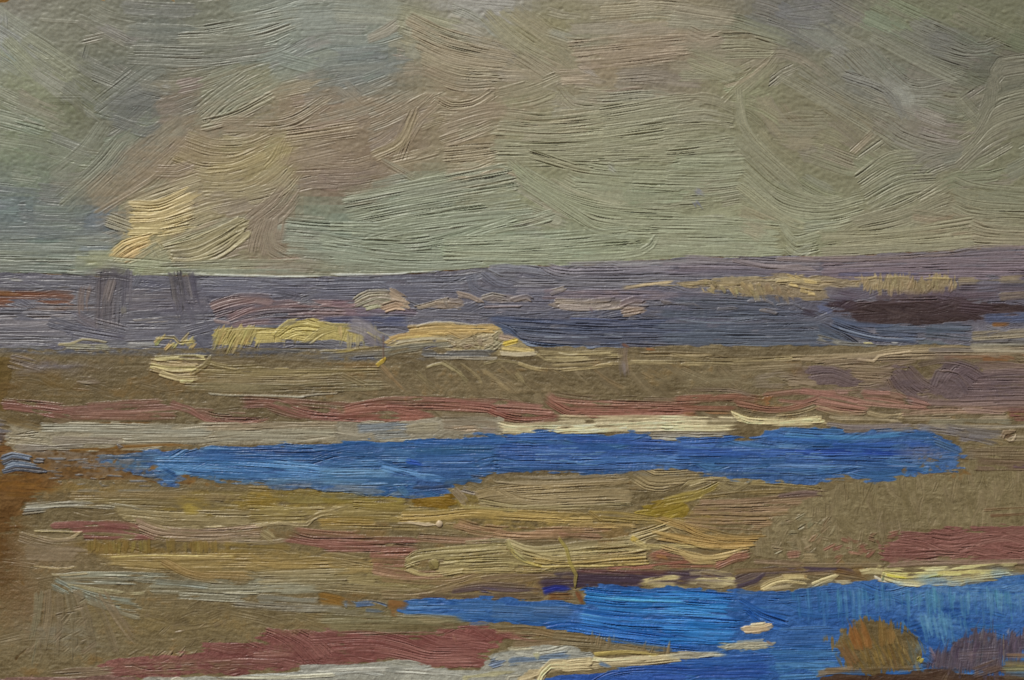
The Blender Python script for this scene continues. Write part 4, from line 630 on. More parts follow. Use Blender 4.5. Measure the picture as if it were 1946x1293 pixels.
for k in range(4): s('G', 'red_bank.004', f'{1600+k*14},{505-k*18} 1740,{520-k*12} 1945,{565-k*24}', 28, (126, 80, 68), amp=1.2, th=.9)
s('G', 'red_bank.004', '1650,450 1800,465 1945,480', 30, (138, 96, 74), amp=1.)
s('G', 'pale_ridge.001', '115,462 250,495 380,505 420,490 450,468', 11, (168, 150, 114), th=1.9, dry=.2); s('G', 'pale_ridge.001', '215,455 440,462', 8, (176, 162, 112), th=1.8, dry=.2); s('G', g, '120,480 300,530 460,520', 60, (134, 118, 92), amp=.6); s('G', g, '150,570 480,580', 90, (128, 112, 86), amp=.4)
for k in range(46): x_ = rng.uniform(500, 1300); s('G', 'meadow/olive_patch', f'{x_:.0f},{515+rng.uniform(-8,8):.0f} {x_+rng.uniform(-8,8):.0f},{575+rng.uniform(-14,10):.0f}', 20, (122+rng.normal()*2, 100+rng.normal()*2, 50), amp=.3, dry=.4, rag=6, op=.8)
s('G', 'meadow/olive_patch', '1250,545 1640,550', 50, (124, 104, 54), amp=.4, dry=.4)
for k in range(4): s('G', g, f'{560+k*60},{605+k*18} 1100,{600+k*26} 1945,{595+k*26}', 36, (140, 120, 72), amp=.8, dry=.35)
s('G', 'pale_ridge.002', '620,600 900,590 1200,597 1400,592', 9, (172, 154, 96), th=1.8, dry=.4); s('G', 'pale_ridge.002', '400,660 620,640 700,660', 9, (166, 148, 104), th=1.7, dry=.4); s('G', 'pale_ridge.002', '205,650 340,665 430,658', 9, (166, 148, 110), th=1.7, dry=.3)
s('G', g, '920,620 1100,700 1400,720', 60, (136, 112, 66), amp=.9, dry=.3); s('G', g, '1400,600 1560,640 1945,625', 40, (144, 122, 70), amp=.9)
for k in range(5): s('G', g, f'1440,{680+k*22} 1700,{675+k*22} 1945,{668+k*24}', 28, (140, 128, 92), amp=1.1, dry=.35)
q = 'grey_path.001'
for p_, w2, c_ in (('340,710 500,700 960,710', 34, (130, 130, 112)), ('350,735 700,735 980,745', 34, (128, 128, 112)), ('380,755 600,790 860,800', 24, (160, 152, 116)), ('400,775 600,830 780,850', 36, (122, 126, 112)), ('440,800 620,870 780,890', 36, (118, 120, 104)), ('500,840 680,900 790,935', 36, (122, 116, 94)), ('850,770 1300,780 1900,770', 60, (130, 126, 104)), ('880,730 1060,745 1200,760', 40, (126, 130, 118)), ('1250,800 1450,800', 12, (156, 148, 118)), ('1000,810 1400,830', 44, (126, 122, 102)), ('1300,860 1600,880 1945,890', 40, (126, 120, 104)), ('1450,830 1800,850', 40, (128, 126, 112))):
    s('G', q, p_, w2, c_, amp=.9, dry=.4)
s('G', q, '300,740 420,800', 60, (122, 128, 116), soft=6, amp=.5); s('G', g, '300,700 400,700 500,690', 10, (160, 148, 112), th=1.6)
s('G', 'board', '1780,820 1930,850', 56, (122, 88, 38), soft=4, amp=.3, th=.1, lip=0); s('G', 'upper_river', '1920,850 1945,860', 20, (96, 110, 140), dry=.5)
for x0_, x1_, y1_ in ((230, 180, 1150), (290, 240, 1160), (340, 330, 1180), (400, 430, 1160), (450, 540, 1130), (520, 650, 1100), (580, 760, 1060)): s('G', g, f'{x0_},800 {(x0_+x1_)/2+10:.0f},950 {x1_},{y1_}', 46, (118+rng.normal()*3, 106, 80), amp=.5, dry=.5, rag=12, op=.8)
for k in range(70):
    x_ = rng.uniform(0, 1250); yy = rng.uniform(850, 1240); a_ = rng.uniform(-.9, -.1); s('G', g, f'{x_:.0f},{yy:.0f} {x_+50*math.cos(a_):.0f},{yy+50*math.sin(a_):.0f}', rng.uniform(16, 34), (122+rng.normal()*2, 107+rng.normal()*2, 80), amp=.7, th=.5, lip=.15, dry=.9, op=.5, soft=5)
for k in range(20):
    x_ = rng.uniform(850, 1150); s('G', g, f'{x_:.0f},{1155+rng.uniform(-12,10):.0f} {x_+30:.0f},{1120+rng.uniform(-10,20):.0f}', 14, (138, 118, 90), amp=.9, th=1.2, dry=.6)
s('G', 'board', '100,1165 120,1135', 11, (66, 46, 22), th=-.8, amp=.1, lip=0, carry=0, dry=.3); s('G', 'board', '118,1145 150,1122', 7, (66, 46, 22), th=-.8, amp=.1, lip=0, carry=0); s('G', 'board', '85,1240 95,1260', 18, (76, 54, 26), th=-.8, amp=.1, lip=0, dry=.6)
for x_, yy in ((130, 740), (255, 760), (235, 910), (70, 640), (95, 1090), (420, 640)): s('G', 'board', f'{x_},{yy} {x_+8},{yy+10}', 16, (92, 66, 30), th=-.3, amp=.1, lip=0, dry=.7, soft=4)
b4 = 'red_bank.005'
fill('G', b4, '600,1215 760,1165 1000,1150 1150,1135 1180,1085 1440,1072 1465,1000 1700,998 1945,1030 1945,1200 1700,1200 1640,1225 1500,1240 1200,1255 900,1272 700,1270 600,1250', [(116, 72, 66), (120, 74, 68)], n=30, w=16, L=90, amp=.6, th=.6, rag=(16, 8))
for k in range(7): s('G', b4, f'{1490+k*50},{1010+k*4} {1600+k*44},{1060+k*4} {1720+k*30},{1180-k*8}', 40, (122, 74, 68), amp=1.2, th=.9)
s('G', b4, '1420,1145 1680,1140', 30, (128, 84, 74), amp=1.3, dry=.5); s('G', b4, '1420,1180 1640,1175', 22, (128, 86, 76), amp=1.2, dry=.5); s('G', b4, '850,1215 1300,1195', 40, (116, 68, 62), amp=.8)
s('G', g, '300,1260 650,1235', 60, (122, 104, 82), soft=6, amp=.6); fill('G', 'pink_path.001', '0,1275 500,1262 780,1258 800,1300 0,1300', [(120, 92, 82)], n=8, w=14, L=90, rag=(6, 4), amp=.5)
fill('G', 'white_shore', '800,1275 1200,1262 1500,1250 1650,1230 1700,1195 1945,1195 1945,1300 780,1300', [(148, 148, 138), (156, 154, 140)], n=16, w=12, L=120, rag=(5, 3), amp=.8, th=1.)
s('G', 'white_shore', '800,1285 1000,1275 1200,1285', 14, (186, 182, 160), th=1.9, dry=.4); s('G', 'white_shore', '1250,1272 1600,1268 1945,1240', 14, (184, 180, 156), th=1.8, dry=.4); s('G', 'board', '1215,1275 1250,1270', 34, (112, 78, 46), soft=3, th=.3)

for z in '560,1195,60,10,112,88,62 420,1262,60,10,108,84,62 700,1222,70,8,112,84,66 850,1190,50,8,112,84,66 330,1270,80,14,116,96,70 500,1230,60,8,112,86,66'.split():
    z = [float(q_) for q_ in z.split(',')]; fuzzy(z[0], z[1], z[2], z[3], z[4:], .5, rough=1.4)
# ---- middle lower land
s('H', g, '0,340 500,350', 60, (136, 120, 72), amp=1., dry=.35); s('H', g, '0,385 500,390', 50, (138, 120, 66), amp=1.); s('H', g, '0,430 480,435', 44, (134, 116, 70), amp=.8); s('H', g, '100,310 400,330', 40, (134, 116, 56), amp=.8)
fill('H', 'meadow/mustard_patch.002', '395,270 500,250 640,240 680,300 640,330 420,320', [(116, 88, 24), (124, 96, 30)], n=8, w=12, L=60, amp=.4, rag=(6, 3)); s('H', 'meadow/mustard_patch.002', '0,280 400,285', 40, (128, 112, 50), soft=5, amp=.5, dry=.4)
fill('H', 'meadow/mustard_patch.003', '1660,340 1720,300 1850,270 1945,250 1945,380 1850,390 1660,350', [(134, 114, 40), (128, 106, 40)], n=10, w=14, L=60, ang=-15, amp=.5, rag=(5, 3))
t_ = 'sand_bank'
s('H', t_, '660,230 700,270 720,300', 50, (148, 132, 112), amp=.7, th=1.2, lip=1.2); s('H', t_, '700,220 780,240', 44, (132, 122, 114), amp=1.2, dry=.5)
for k in range(5): s('H', t_, f'{780+k*6},{245+k*22} 950,{215+k*27} 1640,{172+k*32}', 36, (156-k, 136, 98+k), amp=1.1, th=1.)
s('H', t_, '890,215 960,255 1120,290 1640,280', 30, (158, 140, 104), amp=1.2, th=1.3); s('H', t_, '790,290 1000,320 1300,325 1650,310', 26, (150, 136, 96), amp=1.2, th=1.)
s('H', t_, '900,152 1200,160 1640,140', 14, (150, 138, 116), th=1.7, dry=.4); s('H', t_, '880,180 1100,190 1640,165', 18, (150, 134, 104), amp=1.2, dry=.4)
for k in range(6): s('H', t_, f'{1650+k*14},{175-k*14} {1720+k*10},{218-k*18} {1820},{228-k*20} 1945,{205-k*18}', 26, (158, 140, 102), amp=1.3, th=1.2)
yb = 'yellow_path'
for k in range(3): s('H', yb, f'{370-k*10},{362+k*16} 560,{358+k*14} 720,{342+k*14} 900,{346+k*15} 1200,{366+k*14} 1440,{374+k*14}', 26, (172, 146, 86), amp=.9, th=1.5)
s('H', yb, '700,318 850,330 1000,340', 12, (158, 142, 90), th=1.5, dry=.3); s('H', yb, '1400,350 1600,360 1840,395', 24, (166, 142, 78), amp=1., th=1.2); s('H', yb, '1460,385 1640,400 1840,405', 30, (158, 136, 78), amp=1.); s('H', g, '1400,345 1520,440', 24, (140, 118, 66), amp=1.1, dry=.5)
s('H', 'pale_ridge.003', '335,412 420,408 500,420 560,415', 12, (184, 166, 136), th=2.2, amp=.5, lip=1.); s('H', 'pale_ridge.003', '600,416 680,405', 9, (178, 160, 128), th=2.2)
pk = 'pink_path.002'
for k in range(4): s('H', pk, f'{680-k*14},{395+k*18} 800,{430+k*16} 1000,{450+k*16} 1280,{450+k*14}', 30, (152, 118+k, 88), amp=1.2, th=1.)
s('H', pk, '1200,450 1500,440', 30, (146, 114, 82), amp=1.1); s('H', g, '1300,420 1660,425', 30, (156, 132, 80), amp=1.1, dry=.4); s('H', pk, '1240,480 1480,490', 34, (146, 106, 84), amp=.9)
rm = 'red_bank.006'
for k in range(3): s('H', rm, f'0,{505+k*26} 250,{505+k*26} 460,{505+k*28}', 34, (136, 90, 78), amp=1.3, th=1.1)
s('H', rm, '450,490 700,505 860,500', 44, (140, 108, 82), amp=1.); s('H', rm, '180,585 400,575', 44, (136, 90, 74), amp=1.1); s('H', rm, '200,620 400,630', 60, (138, 94, 74), amp=.9); s('H', rm, '200,670 380,700 620,695', 44, (136, 100, 76), amp=1.1); s('H', g, '0,600 190,640', 80, (128, 112, 74), amp=.5)
s('H', g, '60,720 400,760', 60, (132, 118, 76), amp=.7); s('H', g, '250,720 600,740 780,700', 36, (134, 110, 76), amp=1.); s('H', g, '0,760 500,800', 50, (126, 112, 76), amp=.7); s('H', g, '250,810 500,800 800,720 1150,690', 40, (130, 112, 78), amp=.8, dry=.4)
lb = 'light_bank'
for p_, w2, c_ in (('720,525 850,515 960,512', 24, (160, 148, 110)), ('385,620 440,582 700,555 960,535', 34, (162, 148, 102)), ('385,640 500,605 760,585 960,570', 34, (158, 144, 98)), ('390,655 460,680 600,672 1000,650', 40, (156, 140, 94)), ('600,620 900,610 1200,640', 44, (158, 143, 94)), ('400,665 460,695 580,695 715,675', 18, (180, 162, 112)), ('700,680 1000,675 1200,662', 26, (154, 136, 88)), ('1000,690 1140,690 1220,660', 22, (164, 146, 90))):
    s('H', lb, p_, w2, c_, amp=1.2, th=1.5, lip=1.3)
for p_, w2, c_ in (('950,515 1100,560 1400,530 1730,500', 40, (172, 158, 116)), ('970,545 1100,585 1400,565 1735,540', 36, (170, 155, 108)), ('1040,580 1200,615 1500,605 1735,580', 36, (168, 150, 102)), ('1100,620 1300,640 1735,615', 30, (170, 146, 86)), ('955,520 980,570 1050,620 1140,640', 22, (172, 162, 110)), ('965,550 1030,615 1130,648', 12, (192, 170, 84)), ('1140,655 1400,650 1735,640', 10, (188, 168, 104))):
    s('H', lb+'.001', p_, w2, c_, amp=1.3, th=1.9, lip=1.5)
for k in range(4): s('H', lb+'.002', f'{1640+k*10},{478+k*18} 1740,{450+k*18} {1860},{405+k*24}', 28, (170, 152, 106), amp=1.3, th=1.5)
for k in range(4): s('H', lb+'.002', f'1855,{395+k*26} 1950,{440+k*26}', 28, (162, 142, 98), amp=1.3, th=1.3)
s('H', lb+'.002', '1640,500 1720,540 1800,545 1945,528', 30, (178, 160, 106), amp=1.2, th=1.7, lip=1.4); s('H', lb+'.002', '1640,490 1700,530', 20, (186, 160, 78), th=1.8)
s('H', 'red_bank.007', '1745,610 1850,570 1945,555', 50, (144, 98, 72), amp=.9); s('H', 'red_bank.007', '1500,668 1750,655 1945,620', 22, (136, 82, 66), amp=.8); s('H', 'red_bank.007', '1850,610 1945,600', 40, (142, 92, 72), amp=1.); s('H', 'light_bank.002', '1790,590 1830,600', 20, (200, 158, 72), th=1.6)
# round drops and the olive thread of paint
def drop(tile, part, x, y, rr_, c, hh=4.5):
    cx, cy = P_(tile, f'{x},{y}')[0]; R_ = rr_*U
    d = np.hypot(GX[None, :]-cx, GY[:, None]-cy)*(1+.05*n1); k = d < R_
    col[k] = np.array(c, np.float32); hgt[k] = (1.5+hh*np.sqrt(np.clip(1-(d/R_)**2, 0, 1)))[k]; pid[k] = part_id(part)
drop('H', 'drop', 575, 415, 20, (186, 166, 136)); drop('H', 'drop.001', 545, 640, 30, (134, 120, 72), 3.5); s('H', 'drop.001', '520,630 545,660 580,650', 12, (110, 96, 58), th=3., lip=1.5); s('H', 'drop.001', '525,620 570,628', 10, (156, 144, 96), th=4.5)
s('H', lb, '575,640 640,635 690,630', 12, (166, 152, 108), th=2., lip=1.2)
# dark bank over the lower river
k_ = 'dark_bank'
s('H', g, '560,790 900,740 1200,690', 36, (116, 98, 68), amp=.6, dry=.4); s('H', k_, '640,790 800,765 1000,770 1150,775', 40, (82, 66, 68), amp=.5, soft=4, dry=.4); s('H', k_, '450,815 700,820 1180,815', 30, (92, 74, 58), amp=.5, dry=.5, soft=4); s('H', k_, '800,720 1000,700 1250,700', 26, (108, 88, 66), amp=.7, dry=.6); s('H', k_, '800,780 900,790', 40, (66, 56, 78), soft=6, dry=.5)
s('H', k_, '1200,705 1290,695 1360,700', 40, (62, 50, 56), amp=.6); s('H', k_, '1330,700 1700,715', 56, (60, 44, 58), amp=.7); s('H', k_, '1320,745 1700,745', 36, (58, 42, 56), amp=.6); s('H', k_, '1340,675 1700,685 1945,690', 22, (86, 54, 54), amp=.8, dry=.4); s('H', k_, '1690,700 1945,700', 20, (72, 48, 56), amp=.6); s('H', k_, '1150,765 1380,750', 50, (62, 48, 62), amp=.4, soft=4)
s('H', k_, '1130,745 1400,735 1700,730 1945,722', 56, (60, 46, 58), amp=.5, dry=.3); s('I', k_, '0,700 160,705 340,715', 60, (68, 53, 60), amp=.5, dry=.3); s('I', k_, '560,672 760,670 1000,680', 34, (76, 60, 64), amp=.5, dry=.5)
s('H', 'navy_patch', '1145,795 1220,775 1300,778', 40, (20, 34, 124), amp=.4, th=.8, soft=3); s('H', 'board', '1185,822 1340,815', 30, (104, 66, 38), dry=.5, th=.2); s('H', 'board', '1340,790 1370,850', 26, (110, 66, 40), dry=.5, th=.2); s('H', k_, '1560,765 1700,765', 24, (84, 44, 46), dry=.5)
s('H', 'paint_thread', '1235,490 1280,550 1300,630 1335,700 1325,765', 13, (148, 134, 66), th=3.2, amp=.3, lip=1.6, dry=0)
# ---- right lower land
s('I', t_, '60,205 200,170 410,190', 36, (152, 136, 96), amp=1.2, th=1.2); s('I', t_, '220,195 320,230 410,180', 22, (156, 140, 100), amp=1.2, th=1.3); s('I', t_, '400,185 600,195 790,215', 26, (146, 128, 84), amp=1.1); s('I', t_, '0,215 60,180 140,170', 24, (150, 134, 92), amp=1.2); s('I', 'meadow/mustard_patch.003', '0,290 120,250 220,205', 50, (140, 122, 58), amp=.7, soft=3); s('I', g, '130,270 400,240 760,230', 26, (130, 112, 70), amp=1.)
for k in range(6): s('I', 'pink_path.003', f'{120-k*20},{300+k*24} 400,{290+k*28} {800-k*30},{265+k*34}', 34, (140+k*1, 114+k*1, 88), amp=1.1, th=.8)
s('I', 'pink_path.003', '560,262 760,245 880,262', 34, (102, 82, 78), amp=.8, dry=.4)
for k in range(5): s('I', 'yellow_path.001', f'0,{385+k*26} 150,{450+k*20} 320,{490+k*12} 545,{485+k*12}', 32, (158+k*2, 130+k*1, 78), amp=1.3, th=1.2)
s('I', 'yellow_path.001', '0,455 90,525 200,552 540,542', 14, (188, 158, 96), th=2., lip=1.3)
for k in range(3): s('I', lb+'.003', f'{0+k*14},{545+k*22} 90,{590+k*18} 200,{600+k*12} {380-k*20},{558+k*20}', 22, (180, 156, 104), amp=1.3, th=1.6)
s('I', 'red_bank.007', '0,600 40,620', 50, (136, 86, 70)); s('I', 'red_bank.007', '215,650 330,600 410,585', 50, (138, 90, 72), amp=1.2, th=1.2); s('I', 'red_bank.007', '0,655 220,650', 22, (138, 86, 66))
s('I', g, '420,570 560,590 700,590', 36, (124, 108, 80), amp=1.1)
mm = fill('I', 'olive_meadow', '540,400 640,330 800,250 880,200 1080,170 1240,150 1560,150 1600,60 1640,0 1945,-20 1945,430 1500,430 1280,450 1180,490 1000,560 860,600 700,620 480,600 420,560', [(122, 109, 78), (116, 104, 72), (126, 112, 82)], ang=85, n=240, w=13, L=48, jit=12, amp=.45, th=.4, lip=.25, op=.75, dry=.5, rag=(8, 5))
for k in range(46): x_ = rng.uniform(520, 860); yy = rng.uniform(380, 590); a_ = rng.uniform(-1.2, .3); s('I', 'olive_meadow', f'{x_:.0f},{yy:.0f} {x_+40*math.cos(a_):.0f},{yy+40*math.sin(a_):.0f}', 20, (126+rng.normal()*5, 112, 82), amp=.8, th=.9, dry=.6)
s('I', 'olive_meadow/brown_patch', '1600,20 1945,30', 70, (108, 92, 68), soft=8, amp=.6); s('I', 'olive_meadow/brown_patch', '1650,80 1945,100', 60, (104, 84, 66), soft=8, amp=.6, dry=.4); s('I', 'olive_meadow/brown_patch', '1860,95 1945,100', 20, (88, 64, 80), soft=5, dry=.5); s('I', 'olive_meadow', '1740,370 1850,365 1945,338', 12, (108, 78, 54), th=.5, dry=.4); s('I', 'olive_meadow', '1700,335 1945,300', 16, (116, 92, 62), dry=.6)
s('I', 'olive_meadow', '700,650 1150,645', 24, (122, 106, 78), amp=.9); s('I', g, '430,625 700,635', 26, (124, 104, 80), amp=1.1)
for k in range(30): x_ = rng.uniform(800, 1200); yy = rng.uniform(500, 640)-(x_-800)*.08; a_ = rng.uniform(-.8, .9); s('I', 'red_bank.008', f'{x_:.0f},{yy:.0f} {x_+44*math.cos(a_):.0f},{yy+44*math.sin(a_):.0f}', 18, (130+rng.normal()*2, 86+rng.normal()*2, 68), amp=.8, th=.9, dry=.6)
s('I', 'red_bank.008', '610,590 690,580', 44, (130, 90, 72), dry=.7); s('I', g, '700,600 790,600', 50, (128, 112, 78), amp=.7)
fill('I', 'red_bank.008', '1150,520 1200,490 1300,458 1500,438 1945,428 1945,605 1500,610 1300,630 1180,635 1150,600', [(122, 80, 72), (126, 82, 74), (118, 78, 70)], n=40, w=16, L=130, amp=.8, th=.6, rag=(18, 9), ang=-1, jit=3)
for z in '1760,1062,60,10,116,98,76 1700,1000,50,8,118,104,78 900,1190,0,0,0,0,0'.split()[:2]:
    z = [float(q_) for q_ in z.split(',')]; fuzzy(z[0], z[1], z[2], z[3], z[4:], .5, rough=1.3)
s('I', g, '1180,645 1500,630 1945,622', 22, (124, 102, 82), amp=.8); 
# dark pockets, cream shore right
s('I', k_, '0,680 100,690', 30, (60, 46, 56), amp=.5); s('I', k_, '320,740 420,700 560,680', 60, (72, 58, 58), amp=.5, soft=4); s('I', g, '320,680 700,665', 26, (104, 84, 56), amp=.6, soft=3); s('I', k_, '330,775 440,740 500,700', 40, (60, 48, 62), amp=.5, soft=4); s('I', k_, '700,662 800,668 920,668', 20, (72, 58, 72), amp=.5); s('I', g, '560,700 880,685', 24, (116, 96, 66), amp=.6); s('I', 'board', '870,690 1050,725', 60, (106, 78, 44), th=.3, amp=.5, soft=3)
cs_ = 'cream_shore.001'
s('H', cs_, '1700,745 1800,722 1945,715', 30, (186, 172, 120), amp=.9, th=1.3); s('H', cs_, '1740,750 1945,752', 24, (184, 170, 118), amp=.9, th=1.3)
s('I', cs_, '0,735 180,738 330,745', 26, (180, 168, 126), amp=.9, th=1.3, dry=.35); s('I', cs_, '60,692 200,685 310,705', 20, (178, 164, 118), amp=.9, th=1.2, dry=.4); s('I', cs_, '0,765 120,770 300,762', 16, (176, 164, 124), amp=.9, th=1.2, dry=.5); s('I', cs_, '80,720 300,718', 12, (180, 168, 120), dry=.5, th=1.5)
s('I', k_, '125,695 200,708', 22, (112, 92, 68), dry=.5); s('I', k_, '110,752 190,765', 18, (108, 92, 76), dry=.6); s('I', k_, '220,715 300,718', 9, (70, 56, 56), dry=.5)
s('I', cs_+'.a', '465,775 520,745 600,725 720,735', 34, (186, 168, 118), amp=.7, th=1.5); s('I', cs_+'.a', '480,785 620,765 740,760', 16, (176, 160, 120), amp=.7, th=1.2); s('I', cs_+'.a', '590,710 700,705', 18, (178, 160, 110)); s('I', 'board', '700,700 725,735', 36, (122, 88, 44), th=.4, dry=.3); s('I', cs_+'.a', '745,760 800,735 890,705', 34, (176, 162, 116), amp=1., th=1.3, dry=.4); s('I', cs_+'.a', '880,742 990,742', 18, (166, 154, 120), dry=.5, th=1.2)
cr = 'cream_shore.002'
s('I', cr, '1010,690 1080,680 1180,685', 30, (176, 164, 118), th=1.3); s('I', cr, '1100,655 1160,668', 26, (190, 178, 124), th=1.5); s('I', cr, '1150,668 1400,668 1700,650 1880,640', 16, (186, 176, 122), th=1.7, dry=.35); s('I', cr, '1140,690 1250,705 1500,690 1870,680', 26, (192, 180, 112), th=1.5, amp=1.1)
s('I', cr, '1130,710 1300,745 1600,720 1870,690', 30, (188, 174, 120), th=1.5, amp=1.2); s('I', cr, '1160,698 1250,715 1380,718 1460,700', 10, (176, 166, 56), th=1.9); s('I', cr, '1110,718 1180,760 1310,785', 14, (216, 208, 186), th=2.3); s('I', cr, '1200,745 1400,762 1590,750', 14, (206, 196, 156), th=2.); s('I', cr, '1580,700 1700,690', 10, (110, 96, 74), th=.6, dry=.5); s('I', cr, '1240,735 1280,742', 12, (140, 130, 84))
s('I', cr, '1580,745 1700,725 1945,700', 16, (156, 150, 114), dry=.5); s('I', cr, '1860,700 1945,690', 22, (128, 126, 118), dry=.5); s('I', g, '1870,655 1945,650', 26, (126, 104, 74)); s('I', 'drip.001', '1150,690 1145,712', 12, (40, 62, 40), th=1.8)

# ---------------------------------------------------------------- UPPER RIVER
v = 'upper_river'
mr = fill('G', v, [(185, 868), (260, 858), (340, 852), (480, 846), (640, 843), (700, 840), (772, 836), (792, 829), (846, 832), (910, 822), (960, 825), (1090, 824), (1232, 822), (1240, 836), (1388, 828), (1450, 817), (1530, 811), (1580, 817), (1628, 826), (1715, 812), (1755, 815), (1815, 842), (1828, 862), (1822, 898), (1760, 903), (1708, 905), (1700, 916), (1660, 916), (1600, 908), (1540, 918), (1450, 914), (1345, 905), (1286, 890), (1205, 888), (1200, 898), (945, 893), (935, 906), (860, 922), (855, 936), (775, 942), (640, 937), (540, 926), (420, 912), (365, 906), (330, 925), (302, 920), (280, 905), (240, 895), (195, 890)],
     [(60, 92, 140), (54, 86, 136), (66, 100, 146)], n=130, w=13, L=120, ang=1, jit=3, rag=(12, 6), amp=.8, th=.6, streak=13, pick=.3, cj=5)
def R(pts, w, c, tile='E', **kw): s(tile, v, pts, w, c, **{**dict(amp=1.0, th=.7, streak=14, clip=mr, dry=.35), **kw})
R('560,60 860,60', 110, (78, 98, 126), 'G', amp=.4); R('600,40 900,40', 40, (68, 90, 128), 'G'); R('860,60 1300,70 1945,125', 44, (86, 124, 176), 'G'); R('860,90 1200,110 1945,150', 40, (84, 120, 172), 'G'); R('900,130 1000,190', 60, (98, 130, 172), 'G'); R('860,110 1060,140', 40, (102, 136, 180), 'G')
R('1150,18 1945,10', 44, (50, 82, 138), 'G'); R('1150,45 1945,50', 30, (60, 94, 150), 'G'); R('1060,160 1500,180 1945,190', 44, (86, 106, 134), 'G'); R('1240,200 1945,215', 36, (96, 108, 122), 'G', dry=.5); R('1100,140 1945,165', 26, (76, 110, 160), 'G')
R('0,30 440,20', 40, (60, 92, 140), 'H'); R('440,10 900,5', 44, (50, 86, 130), 'H'); R('0,80 440,70', 44, (74, 108, 156), 'H'); R('0,130 300,130', 50, (80, 112, 154), 'H'); R('0,175 420,180', 50, (84, 112, 150), 'H'); R('250,100 420,140 600,170', 44, (90, 124, 176), 'H'); R('0,225 400,240', 36, (88, 102, 116), 'H', dry=.5)
R('440,60 880,50', 50, (58, 90, 148), 'H'); R('460,110 880,105', 50, (60, 90, 144), 'H'); R('500,160 880,140', 40, (70, 100, 150), 'H'); R('420,225 650,205', 36, (50, 58, 86), 'H'); R('390,65 470,80', 26, (34, 72, 164), 'H', soft=3); R('350,200 400,260', 40, (104, 132, 164), 'H', dry=.5)
R('600,190 800,170 900,150', 26, (72, 86, 112), 'H'); R('880,30 1300,40 1945,20', 44, (58, 84, 146), 'H'); R('900,80 1300,90 1650,85', 44, (62, 90, 150), 'H'); R('1000,60 1400,60 1945,50', 30, (72, 104, 166), 'H'); R('900,120 1650,115', 30, (60, 80, 124), 'H'); R('1650,85 1945,85', 24, (66, 88, 136), 'H')
R('750,150 900,165 1100,180', 22, (84, 90, 106), 'H', dry=.6)
R('0,1250 440,1230 900,1210', 40, (48, 90, 150), 'E'); R('400,1225 700,1230 1200,1215', 36, (50, 86, 148), 'E'); R('940,1205 1400,1200 1740,1205', 34, (62, 94, 160), 'E'); R('1300,1225 1945,1240', 40, (56, 82, 152), 'E'); R('900,1260 1945,1275', 44, (54, 82, 148), 'E')
R('0,1240 300,1215 500,1190', 40, (54, 86, 152), 'F'); R('240,1215 500,1185 860,1185', 36, (62, 98, 160), 'F'); R('500,1220 900,1225', 34, (56, 94, 164), 'F'); R('680,1170 860,1180', 30, (76, 108, 156), 'F'); R('600,1200 1000,1210 1300,1185', 30, (70, 114, 164), 'F'); R('860,1245 1400,1245', 40, (54, 84, 158), 'F'); R('1250,1160 1400,1175 1500,1230', 50, (66, 92, 150), 'F', dry=.4); R('1440,1220 1620,1290', 50, (92, 104, 132), 'F', dry=.7)
R('0,1285 1400,1285', 34, (46, 74, 150), 'F'); R('0,20 600,25 1300,15', 40, (54, 84, 150), 'I'); R('650,20 1000,15 1400,35', 26, (40, 66, 148), 'I'); R('0,60 500,65', 40, (60, 90, 144), 'I'); R('200,90 800,100 1200,110', 40, (58, 86, 140), 'I'); R('600,60 1200,70', 36, (56, 84, 144), 'I'); R('300,140 800,150', 34, (56, 82, 130), 'I'); R('1000,90 1350,120', 36, (66, 92, 142), 'I'); R('1300,50 1580,70', 60, (76, 100, 146), 'I', dry=.6)
for k in range(120): x_ = rng.uniform(230, 1760); yy = rng.uniform(848, 925); stroke(v, [(x_, yy), (x_+rng.uniform(30, 90), yy+rng.uniform(-3, 4))], rng.uniform(1.4, 2.8), (118+rng.normal()*4, 142+rng.normal()*2, 184), th=1.3, amp=.3, dry=.8, clip=mr, rag=5)
for z in '190,885,90,20,112,98,84,.7 400,928,120,8,112,98,68,.8 560,942,120,7,116,102,60,.7 300,912,70,8,108,90,60,.6 700,943,90,6,104,98,72,.6 1250,900,160,4,104,98,84,.5 130,860,90,8,118,108,96,.5'''.split():
    z = [float(q_) for q_ in z.split(',')]; fuzzy(z[0], z[1], z[2], z[3], z[4:7], z[7], rough=1.4)
s('F', p, '1330,1150 1560,1180 1760,1235', 44, (112, 106, 106), dry=.75, th=.8, soft=8, op=.8); s('F', p, '1480,1150 1800,1200', 44, (116, 110, 106), dry=.5, th=.8, soft=6); s('F', p, '1560,1210 1800,1255', 40, (106, 100, 102), dry=.7, soft=6); s('F', p, '1100,1175 1400,1160', 22, (110, 110, 116), dry=.8, op=.7)
fuzzy(1765, 862, 60, 16, (92, 100, 126), .6, rough=1.2)
for k in range(46): x_ = rng.uniform(1715, 1832); yy = rng.uniform(868, 912); stroke('board', [(x_, yy), (x_+rng.uniform(2, 12), yy+rng.uniform(-6, 3))], rng.uniform(3, 9), (108, 86, 56), th=.3, amp=.2, lip=0, dry=.9, rag=4, carry=0, soft=2)
for k in range(70):    # the board shows through along the ragged lower-left and right margins
    if k < 48: x_ = rng.uniform(80, 420); yy = 876+rng.uniform(-10, 14)+max(0, x_-180)*.13+rng.uniform(0, 14)
    else: x_ = rng.uniform(1700, 1830); yy = rng.uniform(885, 905)
    stroke('board', [(x_, yy), (x_+rng.uniform(2, 12), yy+rng.uniform(-5, 5))], rng.uniform(4, 10), (120, 86, 44), th=.1, amp=.1, lip=0, dry=.9, rag=4, carry=0)
